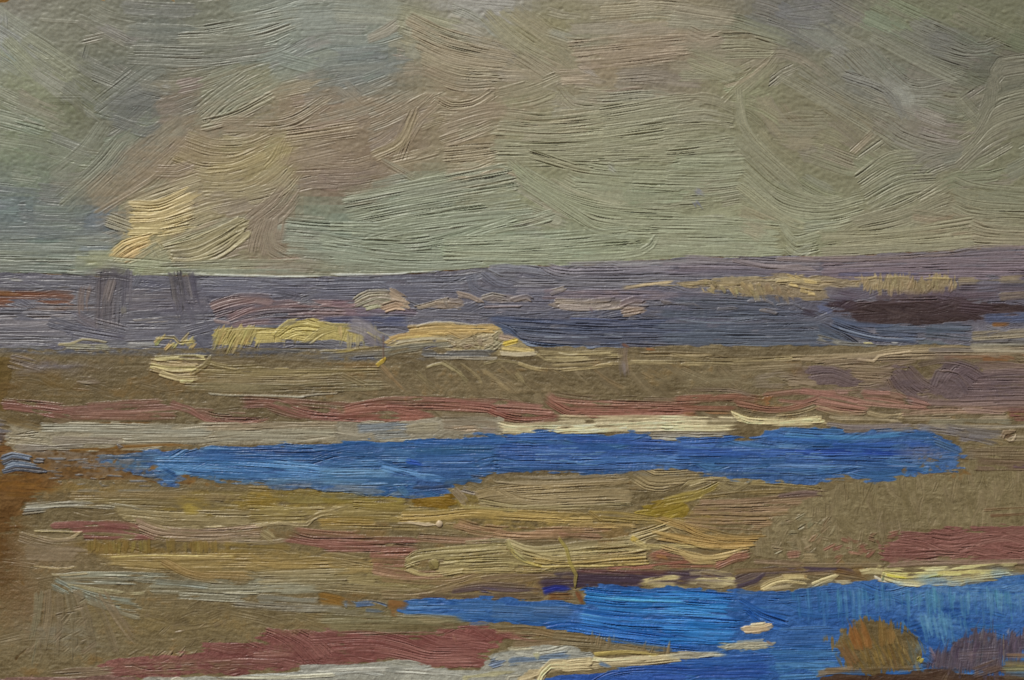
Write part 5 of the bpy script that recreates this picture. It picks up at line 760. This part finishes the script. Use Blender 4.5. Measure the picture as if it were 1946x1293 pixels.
for k in range(60):
    x_ = rng.uniform(85, 280); yy = rng.uniform(862, 925); stroke('upper_river', [(x_, yy), (x_+rng.uniform(6, 26), yy+rng.uniform(-2, 2))], rng.uniform(2, 6), (106, 108, 112), th=.9, amp=.4, dry=1., rag=4)
for p_, c_ in (('20,50 80,30 190,50', (98, 112, 132)), ('20,80 80,55 200,75', (84, 100, 124)), ('25,100 90,80 240,100', (104, 120, 140)), ('30,125 100,105 250,118', (74, 90, 116)), ('200,60 260,66', (104, 118, 140))): s('G', 'upper_river.001', p_, 22, c_, amp=1., th=1.7, lip=1.3, streak=16)
s('D', 'upper_river.002', '660,1255 690,1268', 26, (104, 122, 156), th=1.5, dry=.4)

# ---------------------------------------------------------------- LOWER RIVER
lw = 'lower_river'
ml = fill('H', lw, [(773, 1141), (830, 1135), (932, 1135), (1040, 1142), (1097, 1142), (1108, 1112), (1300, 1116), (1395, 1120), (1440, 1122), (1530, 1116), (1600, 1108), (1660, 1100), (1700, 1112), (1800, 1112), (1946, 1092), (2062, 1090), (2062, 1420), (900, 1420), (1000, 1292), (1100, 1280), (1240, 1262), (1310, 1240), (1290, 1236), (1242, 1234), (1184, 1224), (1124, 1207), (1090, 1198), (1040, 1190), (932, 1182), (888, 1180), (830, 1172), (756, 1166)],
     [(46, 88, 150), (42, 84, 146), (52, 96, 154)], n=150, w=15, L=100, ang=2, jit=4, rag=(9, 5), amp=.7, th=.6, streak=11, pick=.3, cj=5)
fill('H', lw, '1060,1300 1200,1262 1500,1240 1900,1175 1945,1150 1945,1310', [(44, 80, 150)], n=20, w=14, L=90, ang=-6, rag=(4, 2.5), amp=.7, streak=11)
def Q(tile, pts, w, c, **kw): s(tile, lw, pts, w, c, **{**dict(amp=1.0, th=.7, streak=14, clip=ml, dry=.3), **kw})
for k in range(4): Q('H', f'{400-k*16},{855+k*26} 800,{858+k*28} 1300,{880+k*32}', 36, (64, 98, 152), amp=.7)
Q('H', '860,900 1200,920', 60, (72, 98, 144), amp=.5); Q('H', '1100,905 1300,910', 60, (70, 94, 140), amp=.5, soft=4)
for k in range(9): Q('H', f'{1375-k*4},{780+k*30} 1600,{800+k*32} 1945,{808+k*34}', 32, (46+rng.normal()*2, 114+rng.normal()*3, 184), amp=1.4, th=1.1, streak=20, pick=.2)
for k in range(6): Q('H', f'{1160+k*30},{985+k*8} 1300,{965+k*14} 1600,{1010+k*12} 1945,{1060+k*10}', 26, (44, 96, 172), amp=1.4, th=1., streak=20)
Q('H', '560,950 760,965', 30, (84, 104, 140)); s('H', lw, '735,975 850,965', 28, (104, 116, 168), soft=3, dry=.5)
for k in range(10): Q('I', f'0,{790+k*30} 160,{800+k*30} {320+rng.uniform(-10,20):.0f},{812+k*29}', 30, (48+rng.normal()*2, 116+rng.normal()*3, 186), amp=1.4, th=1.1, streak=20, pick=.2)
for k in range(5): Q('I', f'{340+k*16},{830+k*22} 460,{900+k*18} 620,{950+k*16}', 30, (40, 84, 156), amp=1.2)
Q('I', '330,790 560,790 800,780', 44, (60, 88, 140), amp=.6); Q('I', '330,800 420,810', 60, (62, 84, 128), amp=.5, soft=5); Q('I', '560,820 900,790 1140,790', 50, (52, 88, 146), amp=.7)
for z in '1700,1130,90,22,84,122,162,.5 1820,1120,90,26,98,136,172,.55 1920,1130,70,34,92,130,168,.5 1780,1180,50,22,104,144,178,.55 1560,1125,60,20,62,100,150,.4 1560,1250,60,26,66,106,156,.45'.split():
    z = [float(q_) for q_ in z.split(',')]; fuzzy(z[0], z[1], z[2], z[3], z[4:7], z[7], rough=.6)
for k in range(170):
    x_ = rng.uniform(620, 1945); t0 = (x_-620)/1325; yt = 790+rng.uniform(-10, 30); Q('I', f'{x_:.0f},{yt:.0f} {x_+rng.uniform(4,18):.0f},{yt+rng.uniform(90,220):.0f}', rng.uniform(7, 18), (60+32*t0+rng.normal()*4, 104+30*t0+rng.normal()*5, 154+6*t0), amp=.45, th=.5, dry=.8, op=.5, rag=12, lip=.1)
for k in range(26):
    x_ = rng.uniform(1180, 1330) if k < 14 else rng.uniform(1700, 1850); yt = rng.uniform(800, 850); Q('I', f'{x_:.0f},{yt:.0f} {x_+10:.0f},{yt+rng.uniform(60,140):.0f}', 5, (104, 142, 176), amp=.5, th=.6, dry=.9, op=.6, rag=10)
for k in range(40): x_ = rng.uniform(1250, 1620); Q('I', f'{x_:.0f},{940+rng.uniform(-20,30):.0f} {x_+26:.0f},{1060+rng.uniform(-20,30):.0f}', 14, (96, 136, 172), amp=.4, dry=.8, op=.5, rag=9)
Q('I', '560,1020 900,1010', 60, (58, 92, 148), amp=.5, soft=6); Q('I', '600,1060 860,1050', 60, (54, 88, 146), amp=.5, soft=6)
for k in range(6): Q('I', f'{520+k*8},{1120+k*30} {880},{1110+k*30}', 40, (62+k, 104+k, 158), amp=.7, dry=.4)
for k in range(7): Q('I', f'0,{1165+k*24} 250,{1160+k*24} 520,{1150+k*26}', 34, (48, 84+rng.normal()*3, 156), amp=.9)
Q('I', '0,1215 200,1205', 14, (74, 110, 172)); Q('H', '1500,1245 1945,1195', 30, (50, 88, 160)); Q('H', '1150,1290 1500,1265 1945,1240', 34, (46, 80, 150))
s('H', 'lower_river.001', '110,860 200,855 290,880', 36, (74, 100, 142), amp=.6, dry=.4); s('H', 'lower_river.001', '170,895 290,905', 24, (74, 98, 136), amp=.6, dry=.5); s('H', 'lower_river.001', '45,870 70,872', 24, (88, 106, 136), dry=.5)
s('H', 'board', '290,860 390,870', 50, (118, 80, 42), th=.1, amp=.3, lip=0, dry=.4, soft=3); s('H', 'board', '300,905 350,915', 40, (116, 80, 44), th=.1, amp=.3, lip=0, dry=.4, soft=3); s('H', 'board', '0,845 100,855', 34, (120, 88, 44), th=.1, amp=.3, lip=0, dry=.5, soft=3)
# green grey bank and red tongue
s('H', 'grey_path.002', '0,905 250,925 700,950', 36, (112, 104, 80), amp=.6); s('H', 'grey_path.002', '0,945 300,950 720,960', 44, (114, 106, 76), amp=.5); s('H', 'grey_path.002', '0,990 400,995 720,975', 40, (118, 108, 76), amp=.5); s('H', 'grey_path.002', '300,950 620,955', 30, (122, 110, 78), dry=.5)
fill('H', b4, '0,1030 200,1025 580,1018 700,990 800,978 870,985 920,1010 960,1025 1000,1040 960,1070 860,1150 800,1215 700,1228 560,1212 420,1160 200,1185 0,1195', [(122, 72, 66), (118, 70, 64), (126, 76, 70)], n=26, w=20, L=90, ang=6, amp=.6, th=.7, rag=(16, 8), soft=3)
for k in range(5): s('H', b4, f'0,{1040+k*26} 200,{1030+k*28} 360,{1060+k*26} 520,{1110+k*22} 760,{1110+k*22}', 34, (124, 76, 70), amp=.9, th=.8)
s('H', b4, '40,1026 300,1022 580,1020', 8, (146, 104, 92), th=1.6, dry=.3); s('H', b4, '960,1040 1100,1055 1220,1035', 34, (130, 84, 70), soft=4, dry=.5); s('H', b4, '655,1045 665,1065', 12, (154, 108, 92), soft=2)
s('H', g, '880,1005 1100,1010 1240,1035', 34, (112, 92, 60), amp=.5, soft=3); s('H', g, '1200,1035 1450,1055 1700,1100 1860,1125', 34, (116, 100, 68), amp=.6, soft=3, dry=.35); s('H', g, '1200,1075 1500,1095 1800,1130', 44, (130, 118, 88), amp=.6, soft=3); s('H', g, '980,1085 1250,1070', 44, (124, 106, 78), amp=.5, soft=4)
for k in range(26): x_ = rng.uniform(1380, 1860); yt = 1030+(x_-1380)*.19; s('H', g, f'{x_:.0f},{yt+34:.0f} {x_+rng.uniform(4,14):.0f},{yt+rng.uniform(-26,6):.0f}', 13, (118, 102, 72), amp=.5, dry=.7, rag=6)
# white shore, bottom
fill('H', 'white_shore', '0,1195 200,1190 420,1175 560,1215 800,1225 880,1140 1050,1105 1300,1100 1420,1130 1420,1160 1250,1190 1000,1275 980,1300 0,1300', [(146, 146, 136), (152, 150, 134)], n=30, w=15, L=90, ang=-3, rag=(6, 4), amp=.8, th=.9)
s('H', 'white_shore', '0,1235 300,1225 700,1255', 24, (172, 170, 156), th=1.4, dry=.5); s('H', 'white_shore/blue_grey_patch', '860,1195 950,1170', 50, (88, 104, 130), amp=.9, dry=.4); s('H', 'white_shore/blue_grey_patch', '950,1180 1100,1165 1300,1140', 44, (90, 108, 130), amp=.9, dry=.4); s('H', 'white_shore/blue_grey_patch', '1150,1165 1300,1165', 40, (96, 110, 124), dry=.5); s('H', 'white_shore', '960,1115 1100,1105', 20, (160, 152, 124), dry=.4); s('H', 'white_shore', '1110,1130 1125,1165', 24, (160, 156, 118), dry=.3); s('H', 'white_shore', '900,1140 1000,1120', 24, (140, 140, 128))  # blue-grey pigment strokes over the whitish strip
s('H', 'white_shore', '700,1275 860,1250 1000,1245', 30, (154, 148, 112), dry=.5); s('H', 'white_shore', '880,1285 960,1265 1040,1255', 14, (172, 164, 136), th=1.6)
fill('H', cs_+'.b', '980,1290 1060,1240 1160,1205 1290,1175 1425,1155 1440,1200 1300,1225 1150,1250 1080,1290', [(168, 152, 116)], n=4, w=14, L=70, ang=-12, rag=(10, 5), amp=.9, th=1.2)
for k in range(4): s('H', cs_+'.b', f'{1000+k*20},{1282+k*4} {1150},{1225+k*12} 1290,{1182+k*14} 1425,{1168+k*16}', 22, (178, 162, 122), amp=1.3, th=1.5, lip=1.2)
for k in range(3): s('H', cs_+'.b', f'1430,{1165+k*22} 1520,{1180+k*8} 1700,{1165+k*12} 1910,{1150+k*8}', 22, (176, 162, 126), amp=1.2, th=1.5)
s('H', cs_+'.b', '1440,1142 1600,1130 1790,1138', 18, (180, 160, 84), th=1.4); s('H', cs_+'.b', '1900,1140 1950,1140', 22, (160, 154, 128)); s('I', cs_+'.b', '0,1150 40,1150 80,1125', 26, (156, 150, 124), amp=1., th=1.4, dry=.4); s('I', cs_+'.b', '90,1150 190,1140', 26, (152, 148, 128), amp=1., th=1.4, dry=.6); s('H', lw, '1460,1190 1510,1205', 18, (90, 104, 140))
i_ = 'white_island'
fill('I', i_, '365,1010 400,985 480,965 545,965 520,985 455,1025 400,1020', [(172, 154, 124)], n=3, w=14, L=50, rag=(7, 4), amp=.8, th=1.2)
fill('I', i_+'.001', '265,1110 280,1085 400,1085 560,1078 540,1100 420,1120 300,1125', [(150, 146, 124)], n=4, w=14, L=60, rag=(14, 6), amp=.8, th=1.1)
fill('I', cs_+'.c', '0,1135 80,1120 100,1140 200,1125 190,1155 60,1165 0,1175', [(148, 142, 122)], n=3, w=12, L=50, rag=(12, 5), amp=.8, th=1.)
s('I', i_, '365,1005 450,1000 530,975', 34, (178, 156, 122), amp=.9, th=1.5, lip=1.2, dry=.35); s('I', i_, '400,980 500,970', 18, (186, 170, 134), th=1.5); s('I', i_+'.001', '265,1105 330,1090 430,1085 560,1085', 30, (160, 154, 130), amp=1., th=1.5, dry=.45); s('I', i_+'.001', '330,1078 500,1068', 18, (164, 158, 134), th=1.4, dry=.5); s('I', i_+'.001', '500,1070 545,1095', 12, (140, 108, 84), dry=.5)
# ---------------------------------------------------------------- BUSHES bottom right
ob = 'orange_bush'
fill('I', ob, '865,1070 905,1075 940,1085 950,1000 1010,955 1060,960 1150,955 1240,985 1300,1020 1370,1085 1380,1120 1340,1180 1330,1225 1200,1245 1000,1240 930,1205 900,1150', [(104, 88, 54), (100, 82, 50)], n=0, rag=(12, 10), vert=True)
for k in range(190):
    x_ = rng.uniform(890, 1360); yb_ = rng.uniform(1060, 1225); yb_ = max(yb_, 1020+abs(x_-1120)*.45); l_ = rng.uniform(50, 110)
    c_ = (112+rng.normal()*2, 90+rng.normal()*2, 48+rng.normal()*4) if x_ < 1280 else (96, 98, 84)
    s('I', ob, f'{x_+16:.0f},{yb_:.0f} {x_:.0f},{yb_-l_*.5:.0f} {x_-20:.0f},{yb_-l_:.0f}', rng.uniform(6, 13), c_, amp=.6, th=.5, dry=.8, rag=12, op=.8, streak=14, taper=.7, lip=.1)
for k in range(26):
    x_ = rng.uniform(955, 1060); s('I', ob+'/orange_leaves', f'{x_+24:.0f},{1090+rng.uniform(-20,20):.0f} {x_-14:.0f},{980+rng.uniform(-20,20):.0f}', 15, (128+rng.normal()*4, 88+rng.normal()*2, 44), amp=.5, th=.8, dry=.6, rag=9, op=.85)
for k in range(22):
    x_ = rng.uniform(1110, 1200); s('I', ob+'/orange_leaves.001', f'{x_+8:.0f},{1070+rng.uniform(-20,20):.0f} {x_:.0f},{975+rng.uniform(-16,20):.0f}', 15, (116+rng.normal()*3, 90, 48), amp=.5, th=.7, dry=.6, rag=9, op=.8)
for k in range(18):
    x_ = rng.uniform(885, 950); s('I', ob+'/orange_leaves.002', f'{x_+55:.0f},{1190+rng.uniform(-20,16):.0f} {x_:.0f},{1095+rng.uniform(-14,16):.0f}', 13, (112+rng.normal()*3, 84, 52), amp=.5, th=.7, dry=.6, rag=8, op=.8)
s('I', ob, '1250,1000 1300,1035 1375,1090', 6, (52, 58, 62), th=.3, dry=.2); s('I', ob, '1248,992 1310,1028 1350,1050', 5, (176, 176, 150), th=1.5, dry=.3); s('I', ob, '1320,1110 1340,1140', 30, (84, 98, 108), soft=4); s('I', ob+'/yellow_dab', '1340,1180 1370,1150', 32, (150, 132, 48), th=1.4, dry=.4)
s('I', 'bank_foot', '780,1250 860,1232 960,1220', 30, (122, 102, 76), amp=.8); s('I', 'bank_foot', '820,1235 1100,1235 1350,1215', 30, (112, 92, 64), amp=.8, dry=.4); s('I', 'bank_foot', '1360,1195 1600,1215 1740,1225', 24, (72, 52, 38), amp=.6, dry=.35)
fill('I', 'bank_foot', '800,1275 880,1250 1000,1248 1250,1250 1420,1215 1560,1240 1700,1250 1800,1262 1945,1270 1945,1400 800,1400', [(72, 50, 34), (88, 66, 44), (60, 40, 28)], n=30, w=9, L=60, rag=(8, 4), amp=.7)
s('I', 'bank_foot', '960,1282 1070,1268', 22, (142, 128, 76), dry=.5, amp=1.); s('I', 'bank_foot', '1280,1285 1500,1262', 24, (112, 94, 72), dry=.5); s('I', 'bank_foot', '1080,1285 1280,1270', 26, (66, 38, 22)); s('I', 'bank_foot', '1560,1250 1700,1240', 20, (106, 92, 74), dry=.6)
pb = 'purple_bush'
fill('I', pb, '1400,1130 1540,1120 1600,1040 1660,1010 1740,1030 1810,1060 1880,1060 1945,990 1945,1160 1820,1180 1800,1240 1700,1255 1500,1215 1400,1185', [(84, 73, 80), (78, 68, 76)], n=0, rag=(14, 14), vert=True)
for k in range(300):
    x_ = rng.uniform(1405, 2180); top = np.interp(x_, [1400, 1540, 1600, 1650, 1730, 1810, 1850, 1890, 1945, 2200], [1110, 1095, 1010, 975, 990, 1030, 1000, 1030, 960, 990])
    bot = np.interp(x_, [1400, 1500, 1700, 1820, 1945], [1180, 1215, 1250, 1180, 1160]); yb_ = rng.uniform(top+50, bot+10) if bot > top+50 else bot
    s('I', pb, f'{x_-10:.0f},{yb_+10:.0f} {x_-2:.0f},{yb_-40:.0f} {x_+rng.uniform(-6,14):.0f},{max(top, yb_-100)+rng.uniform(-22,22):.0f}', rng.uniform(7, 17), (78+rng.normal()*3, 69+rng.normal()*2, 80+rng.normal()*3), amp=.6, th=.5, dry=.7, rag=12, op=.8, clip=None, taper=.6, lip=.1, streak=12)
s('I', pb, '1400,1110 1430,1160', 30, (120, 104, 112), soft=4, dry=.6); s('I', lw, '1385,1150 1430,1185', 50, (66, 92, 144), soft=3, dry=.3); s('I', pb, '1560,1150 1760,1140', 60, (98, 86, 90), soft=8, dry=.4, op=.7); s('I', lw, '1835,1030 1850,990', 22, (112, 120, 140), dry=.4)
s('I', 'bank_foot', '1820,1145 1945,1150', 26, (126, 100, 74), dry=.4); s('I', 'bank_foot', '1640,1250 1810,1190', 60, (98, 78, 66), dry=.4, soft=4); s('I', 'green_patch', '1820,1190 1945,1190', 34, (108, 92, 62), dry=.4); s('I', 'green_patch', '1810,1225 1945,1220', 44, (124, 114, 70), dry=.35, amp=.8); s('I', 'green_patch', '1810,1265 1945,1260', 34, (104, 92, 70), dry=.5)
s('I', 'bank_foot', '1812,1020 1814,1130 1812,1245', 6, (140, 124, 100), th=1.4, dry=.6, op=.8); s('I', pb, '1920,1000 1945,1100', 60, (98, 76, 84), dry=.4)
for z in '1320,1285,160,16,60,40,28 1000,1285,120,12,64,42,28 1480,1235,130,16,72,54,44 1640,1262,160,20,66,50,42 1780,1240,60,40,84,66,56 1880,1285,90,14,60,46,34 1560,1195,120,26,80,70,78'.split():
    z = [float(q_) for q_ in z.split(',')]; fuzzy(z[0], z[1], z[2], z[3], z[4:], .7, 'I', rough=1.2)
# small specks and losses all over
for _ in range(190):
    x_, yy = rng.uniform(-100, 2040), rng.uniform(0, 1400); c_ = [(96, 84, 64), (112, 86, 58), (84, 76, 62)][rng.integers(3)]
    stroke(None, [(x_, yy), (x_+rng.uniform(.5, 1.5), yy+rng.uniform(-1, 1))], rng.uniform(1.8, 3.6), c_, th=-.5, amp=.05, lip=0, dry=0, rag=.6, op=.7)

# ---------------------------------------------------------------- relief into meshes
hgt += .10*n2+.07*nf+.12*n1
col *= (1+.014*nf+.012*n2)[:, :, None]
col = np.clip(col, 8, 245)
v_ = col/255.
lin = np.where(v_ <= .04045, v_/12.92, ((v_+.055)/1.055)**2.4)*ALB
lin = np.clip(lin, .006, .82)
HS = 0.62                                 # relief scale, photo px per unit
XX = ((GX-FW/2)*PX)[None, :].repeat(H, 0); ZZ = ((FH/2-GY)*PX)[:, None].repeat(W, 1); YY = -hgt*HS*PX
def material(name, rough, spec, coat=0.):
    m = bpy.data.materials.new(name); m.use_nodes = True; n = m.node_tree.nodes; l = m.node_tree.links; b = n['Principled BSDF']
    a = n.new('ShaderNodeAttribute'); a.attribute_name = 'pigment'
    b.inputs['Specular IOR Level'].default_value = spec
    ns = n.new('ShaderNodeTexNoise'); ns.inputs['Scale'].default_value = 900; ns.inputs['Detail'].default_value = 4
    ns2 = n.new('ShaderNodeTexNoise'); ns2.inputs['Scale'].default_value = 60; ns2.inputs['Detail'].default_value = 3
    tc = n.new('ShaderNodeTexCoord'); l.new(tc.outputs['Object'], ns.inputs['Vector']); l.new(tc.outputs['Object'], ns2.inputs['Vector'])
    mr_ = n.new('ShaderNodeMapRange'); mr_.inputs['To Min'].default_value = rough-.12; mr_.inputs['To Max'].default_value = rough+.15
    l.new(ns2.outputs['Fac'], mr_.inputs['Value']); l.new(mr_.outputs['Result'], b.inputs['Roughness'])
    mx = n.new('ShaderNodeMix'); mx.data_type = 'RGBA'; mx.blend_type = 'MULTIPLY'; mx.inputs['Factor'].default_value = 1
    rp = n.new('ShaderNodeMapRange'); rp.inputs['From Min'].default_value = .3; rp.inputs['From Max'].default_value = .7; rp.inputs['To Min'].default_value = .95; rp.inputs['To Max'].default_value = 1.05
    l.new(ns.outputs['Fac'], rp.inputs['Value']); cb = n.new('ShaderNodeCombineColor')
    for k in range(3): l.new(rp.outputs['Result'], cb.inputs[k])
    l.new(a.outputs['Color'], mx.inputs['A']); l.new(cb.outputs['Color'], mx.inputs['B']); l.new(mx.outputs['Result'], b.inputs['Base Color'])
    bp = n.new('ShaderNodeBump'); bp.inputs['Strength'].default_value = .25; bp.inputs['Distance'].default_value = .0001
    l.new(ns.outputs['Fac'], bp.inputs['Height']); l.new(bp.outputs['Normal'], b.inputs['Normal'])
    return m
MAT_PAINT = material('oil_paint', .42, .45); MAT_BOARD = material('brown_cardboard', .85, .2)

def mesh_obj(name, verts, quads, cols, mat, parent):
    me = bpy.data.meshes.new(name); me.vertices.add(len(verts)); me.vertices.foreach_set('co', verts.astype(np.float32).ravel())
    nq = len(quads); me.loops.add(nq*4); me.polygons.add(nq)
    me.loops.foreach_set('vertex_index', quads.astype(np.int32).ravel()); me.polygons.foreach_set('loop_start', np.arange(0, nq*4, 4, dtype=np.int32))
    me.update(calc_edges=True)
    at = me.color_attributes.new('pigment', 'FLOAT_COLOR', 'POINT'); at.data.foreach_set('color', np.concatenate([cols, np.ones((len(cols), 1))], 1).astype(np.float32).ravel())
    me.polygons.foreach_set('use_smooth', np.ones(nq, bool)); me.materials.append(mat)
    o_ = bpy.data.objects.new(name, me); scene.collection.objects.link(o_); o_.parent = parent; return o_

root = bpy.data.objects.new('oil_painting', None); scene.collection.objects.link(root)
root.location = (0, 0, ZC); root['label'] = 'unframed oil painting on brown board, thick brushed landscape of grey sky, hills and blue rivers'; root['category'] = 'painting'
LAB = {
 'board': 'bare brown cardboard showing between the strokes', 'sky': 'grey green and buff brushed sky', 'sky/cloud': 'thick butter yellow cloud stroke low in the sky', 'sky/cloud.001': 'pale buff cloud stroke right of the yellow one',
 'hill': 'lilac grey distant hills under the horizon', 'hill/red_patch': 'rust brown patch at the left end of the hills', 'hill/mauve_field': 'dull mauve strokes on the hillside', 'hill/slate_water': 'dark slate blue band below the hills',
 'hill/cream_field': 'crumbly cream strokes on the right hillside', 'hill/cream_field.001': 'upright cream dabs above the dark brown wood', 'dark_wood': 'nearly black brown strip at the right', 'grey_trees': 'two upright grey smudges on the left horizon',
 'field': 'wide ochre grey field across the middle', 'yellow_bank': 'small yellow touches at the left under the hill', 'yellow_bank.001': 'lumpy yellow mound of paint', 'yellow_bank.002': 'ochre capped bank with wrinkled pale paint', 'yellow_bank.003': 'thick pale yellow comma of paint',
 'white_line': 'thin white ridge of paint across the field', 'red_bank': 'long brick red stripe above the pale shore', 'red_bank.001': 'salmon pink end of the red stripe', 'red_bank.005': 'dull red tongue at the bottom', 'red_bank.008': 'wide dull red stripe at the right',
 'pale_shore': 'pale grey strip above the upper river', 'cream_shore': 'thick cream strip above the upper river', 'upper_river': 'blue river across the middle', 'upper_river.001': 'thick grey blue dab at the left edge', 'lower_river': 'bright blue river at the bottom right',
 'meadow': 'ochre and olive land between the rivers', 'olive_meadow': 'olive land scrubbed with upright strokes', 'orange_bush': 'brown bush with orange tips in front of the blue water', 'purple_bush': 'purple grey bush with upright strokes at the right edge',
 'drop': 'round cream drop of paint', 'drop.001': 'round olive drop of paint', 'paint_thread': 'thin olive thread of paint hanging downwards', 'navy_patch': 'small deep navy blue touch', 'sand_bank': 'ridged sand coloured strokes under the upper river',
 'light_bank': 'ribbed pale olive stroke', 'light_bank.001': 'thick curved cream olive stroke', 'dark_bank': 'dark purple strip above the lower river', 'white_shore': 'whitish strip along the bottom edge', 'bank_foot': 'dark brown ground at the bottom right'}

# tidy the part map: sub-cell speckles join what surrounds them
q = pid.copy()
for dy, dx in ((0, 1), (1, 0)):
    a = np.roll(pid, (dy, dx), (0, 1)); b = np.roll(pid, (-dy, -dx), (0, 1)); k = (a == b) & (a != q); q[k] = a[k]
pid = q
idx = np.arange(H*W).reshape(H, W)
quads = np.stack([idx[:-1, :-1], idx[1:, :-1], idx[1:, 1:], idx[:-1, 1:]], -1).reshape(-1, 4)
qp = pid[:-1, :-1].ravel(); V = np.stack([XX, YY, ZZ], -1).reshape(-1, 3); Cc = lin.reshape(-1, 3)
# vertex normals of the whole relief, so that the parts meet without a seam
gy, gx = np.gradient(hgt*HS*PX, PX/K); NV = np.stack([gx, np.full_like(gx, -1), -gy], -1); NV[..., 0] = -gx*-1
NV = np.stack([-gx*1.0, -np.ones_like(gx), gy*1.0], -1); NV /= np.linalg.norm(NV, axis=-1, keepdims=True)
NV = NV.reshape(-1, 3)
empties = {}
def build(pi, name, parent):
    k = np.nonzero(qp == pi)[0]
    qd = quads[k]; used, inv = np.unique(qd, return_inverse=True); vs = V[used]; cs2 = Cc[used]; qd = inv.reshape(-1, 4); nrm = NV[used]
    if name == 'board':       # the cardboard itself: back and four edges, 3 mm thick
        x0, x1, z0, z1 = XX[0, 0], XX[0, -1], ZZ[-1, 0], ZZ[0, 0]; f = .0006; t0 = .0034
        bx = np.array([[x0, f, z0], [x1, f, z0], [x1, f, z1], [x0, f, z1], [x0, t0, z0], [x1, t0, z0], [x1, t0, z1], [x0, t0, z1]])
        # the paint's own rim is folded back to meet the board
        rim = np.concatenate([idx[0, :], idx[1:, -1], idx[-1, -2::-1], idx[-2:0:-1, 0]]); R0 = V[rim].copy(); R1 = R0.copy(); R1[:, 1] = f
        nb = len(vs); nr = len(rim); fc = np.array([[0, 1, 2, 3], [5, 4, 7, 6], [4, 5, 1, 0], [5, 6, 2, 1], [6, 7, 3, 2], [7, 4, 0, 3]])+nb
        ii = np.arange(nr); jj = (ii+1) % nr; rf = np.stack([ii, jj, jj+nr, ii+nr], -1)+nb+8
        c0 = np.array([[.2, .13, .06]])
        vs = np.concatenate([vs, bx, R0, R1]); cs2 = np.concatenate([cs2, c0.repeat(8+2*nr, 0)]); qd = np.concatenate([qd, fc, rf]); nrm = None
    ob_ = mesh_obj(name, vs, qd, cs2, MAT_BOARD if name == 'board' else MAT_PAINT, parent)
    if nrm is not None and SEAMLESS:
        ob_.data.normals_split_custom_set_from_vertices(nrm.astype(np.float32).tolist())
    return ob_
SEAMLESS = False
made = {}
for pi, key in sorted(enumerate(PARTS), key=lambda t_: t_[1].count('/')):
    cnt = int((qp == pi).sum())
    if cnt < 12: continue
    if '/' in key:
        pk_, nm = key.split('/')
        if pk_ not in made:
            e = bpy.data.objects.new(pk_, None); scene.collection.objects.link(e); e.parent = root; made[pk_] = e
            if pk_ in LAB: e['label'] = LAB[pk_]
        par = made[pk_]
    else: nm, par = key, root
    base = nm.split('.')[0]
    ob_ = build(pi, base, par); made[key] = ob_
    if key in LAB: ob_['label'] = LAB[key]
root.location = (0, -.0034, ZC)

# ---------------------------------------------------------------- the wall it hangs on
def plain(name, c, scale):
    m = bpy.data.materials.new(name); m.use_nodes = True; n = m.node_tree.nodes; l = m.node_tree.links; b = n['Principled BSDF']; b.inputs['Roughness'].default_value = .9
    ns = n.new('ShaderNodeTexNoise'); ns.inputs['Scale'].default_value = scale; ns.inputs['Detail'].default_value = 6
    cr_ = n.new('ShaderNodeValToRGB'); cr_.color_ramp.elements[0].color = (*[v*.9 for v in c], 1); cr_.color_ramp.elements[1].color = (*[min(1, v*1.08) for v in c], 1)
    l.new(ns.outputs['Fac'], cr_.inputs['Fac']); l.new(cr_.outputs['Color'], b.inputs['Base Color'])
    bp = n.new('ShaderNodeBump'); bp.inputs['Strength'].default_value = .15; l.new(ns.outputs['Fac'], bp.inputs['Height']); l.new(bp.outputs['Normal'], b.inputs['Normal']); return m
def box(name, lo, hi, mat):
    me = bpy.data.meshes.new(name); x0, y0, z0 = lo; x1, y1, z1 = hi
    me.from_pydata([(x0, y0, z0), (x1, y0, z0), (x1, y1, z0), (x0, y1, z0), (x0, y0, z1), (x1, y0, z1), (x1, y1, z1), (x0, y1, z1)], [], [(0, 3, 2, 1), (4, 5, 6, 7), (0, 1, 5, 4), (1, 2, 6, 5), (2, 3, 7, 6), (3, 0, 4, 7)])
    me.materials.append(mat); o_ = bpy.data.objects.new(name, me); scene.collection.objects.link(o_); o_['kind'] = 'structure'; return o_
box('wall', (-2.5, 0, 0), (2.5, .12, 2.8), plain('wall_plaster', (.62, .60, .55), 14))
box('floor', (-2.5, -3, -.1), (2.5, 0, -.002), plain('floor_boards', (.24, .17, .11), 5))
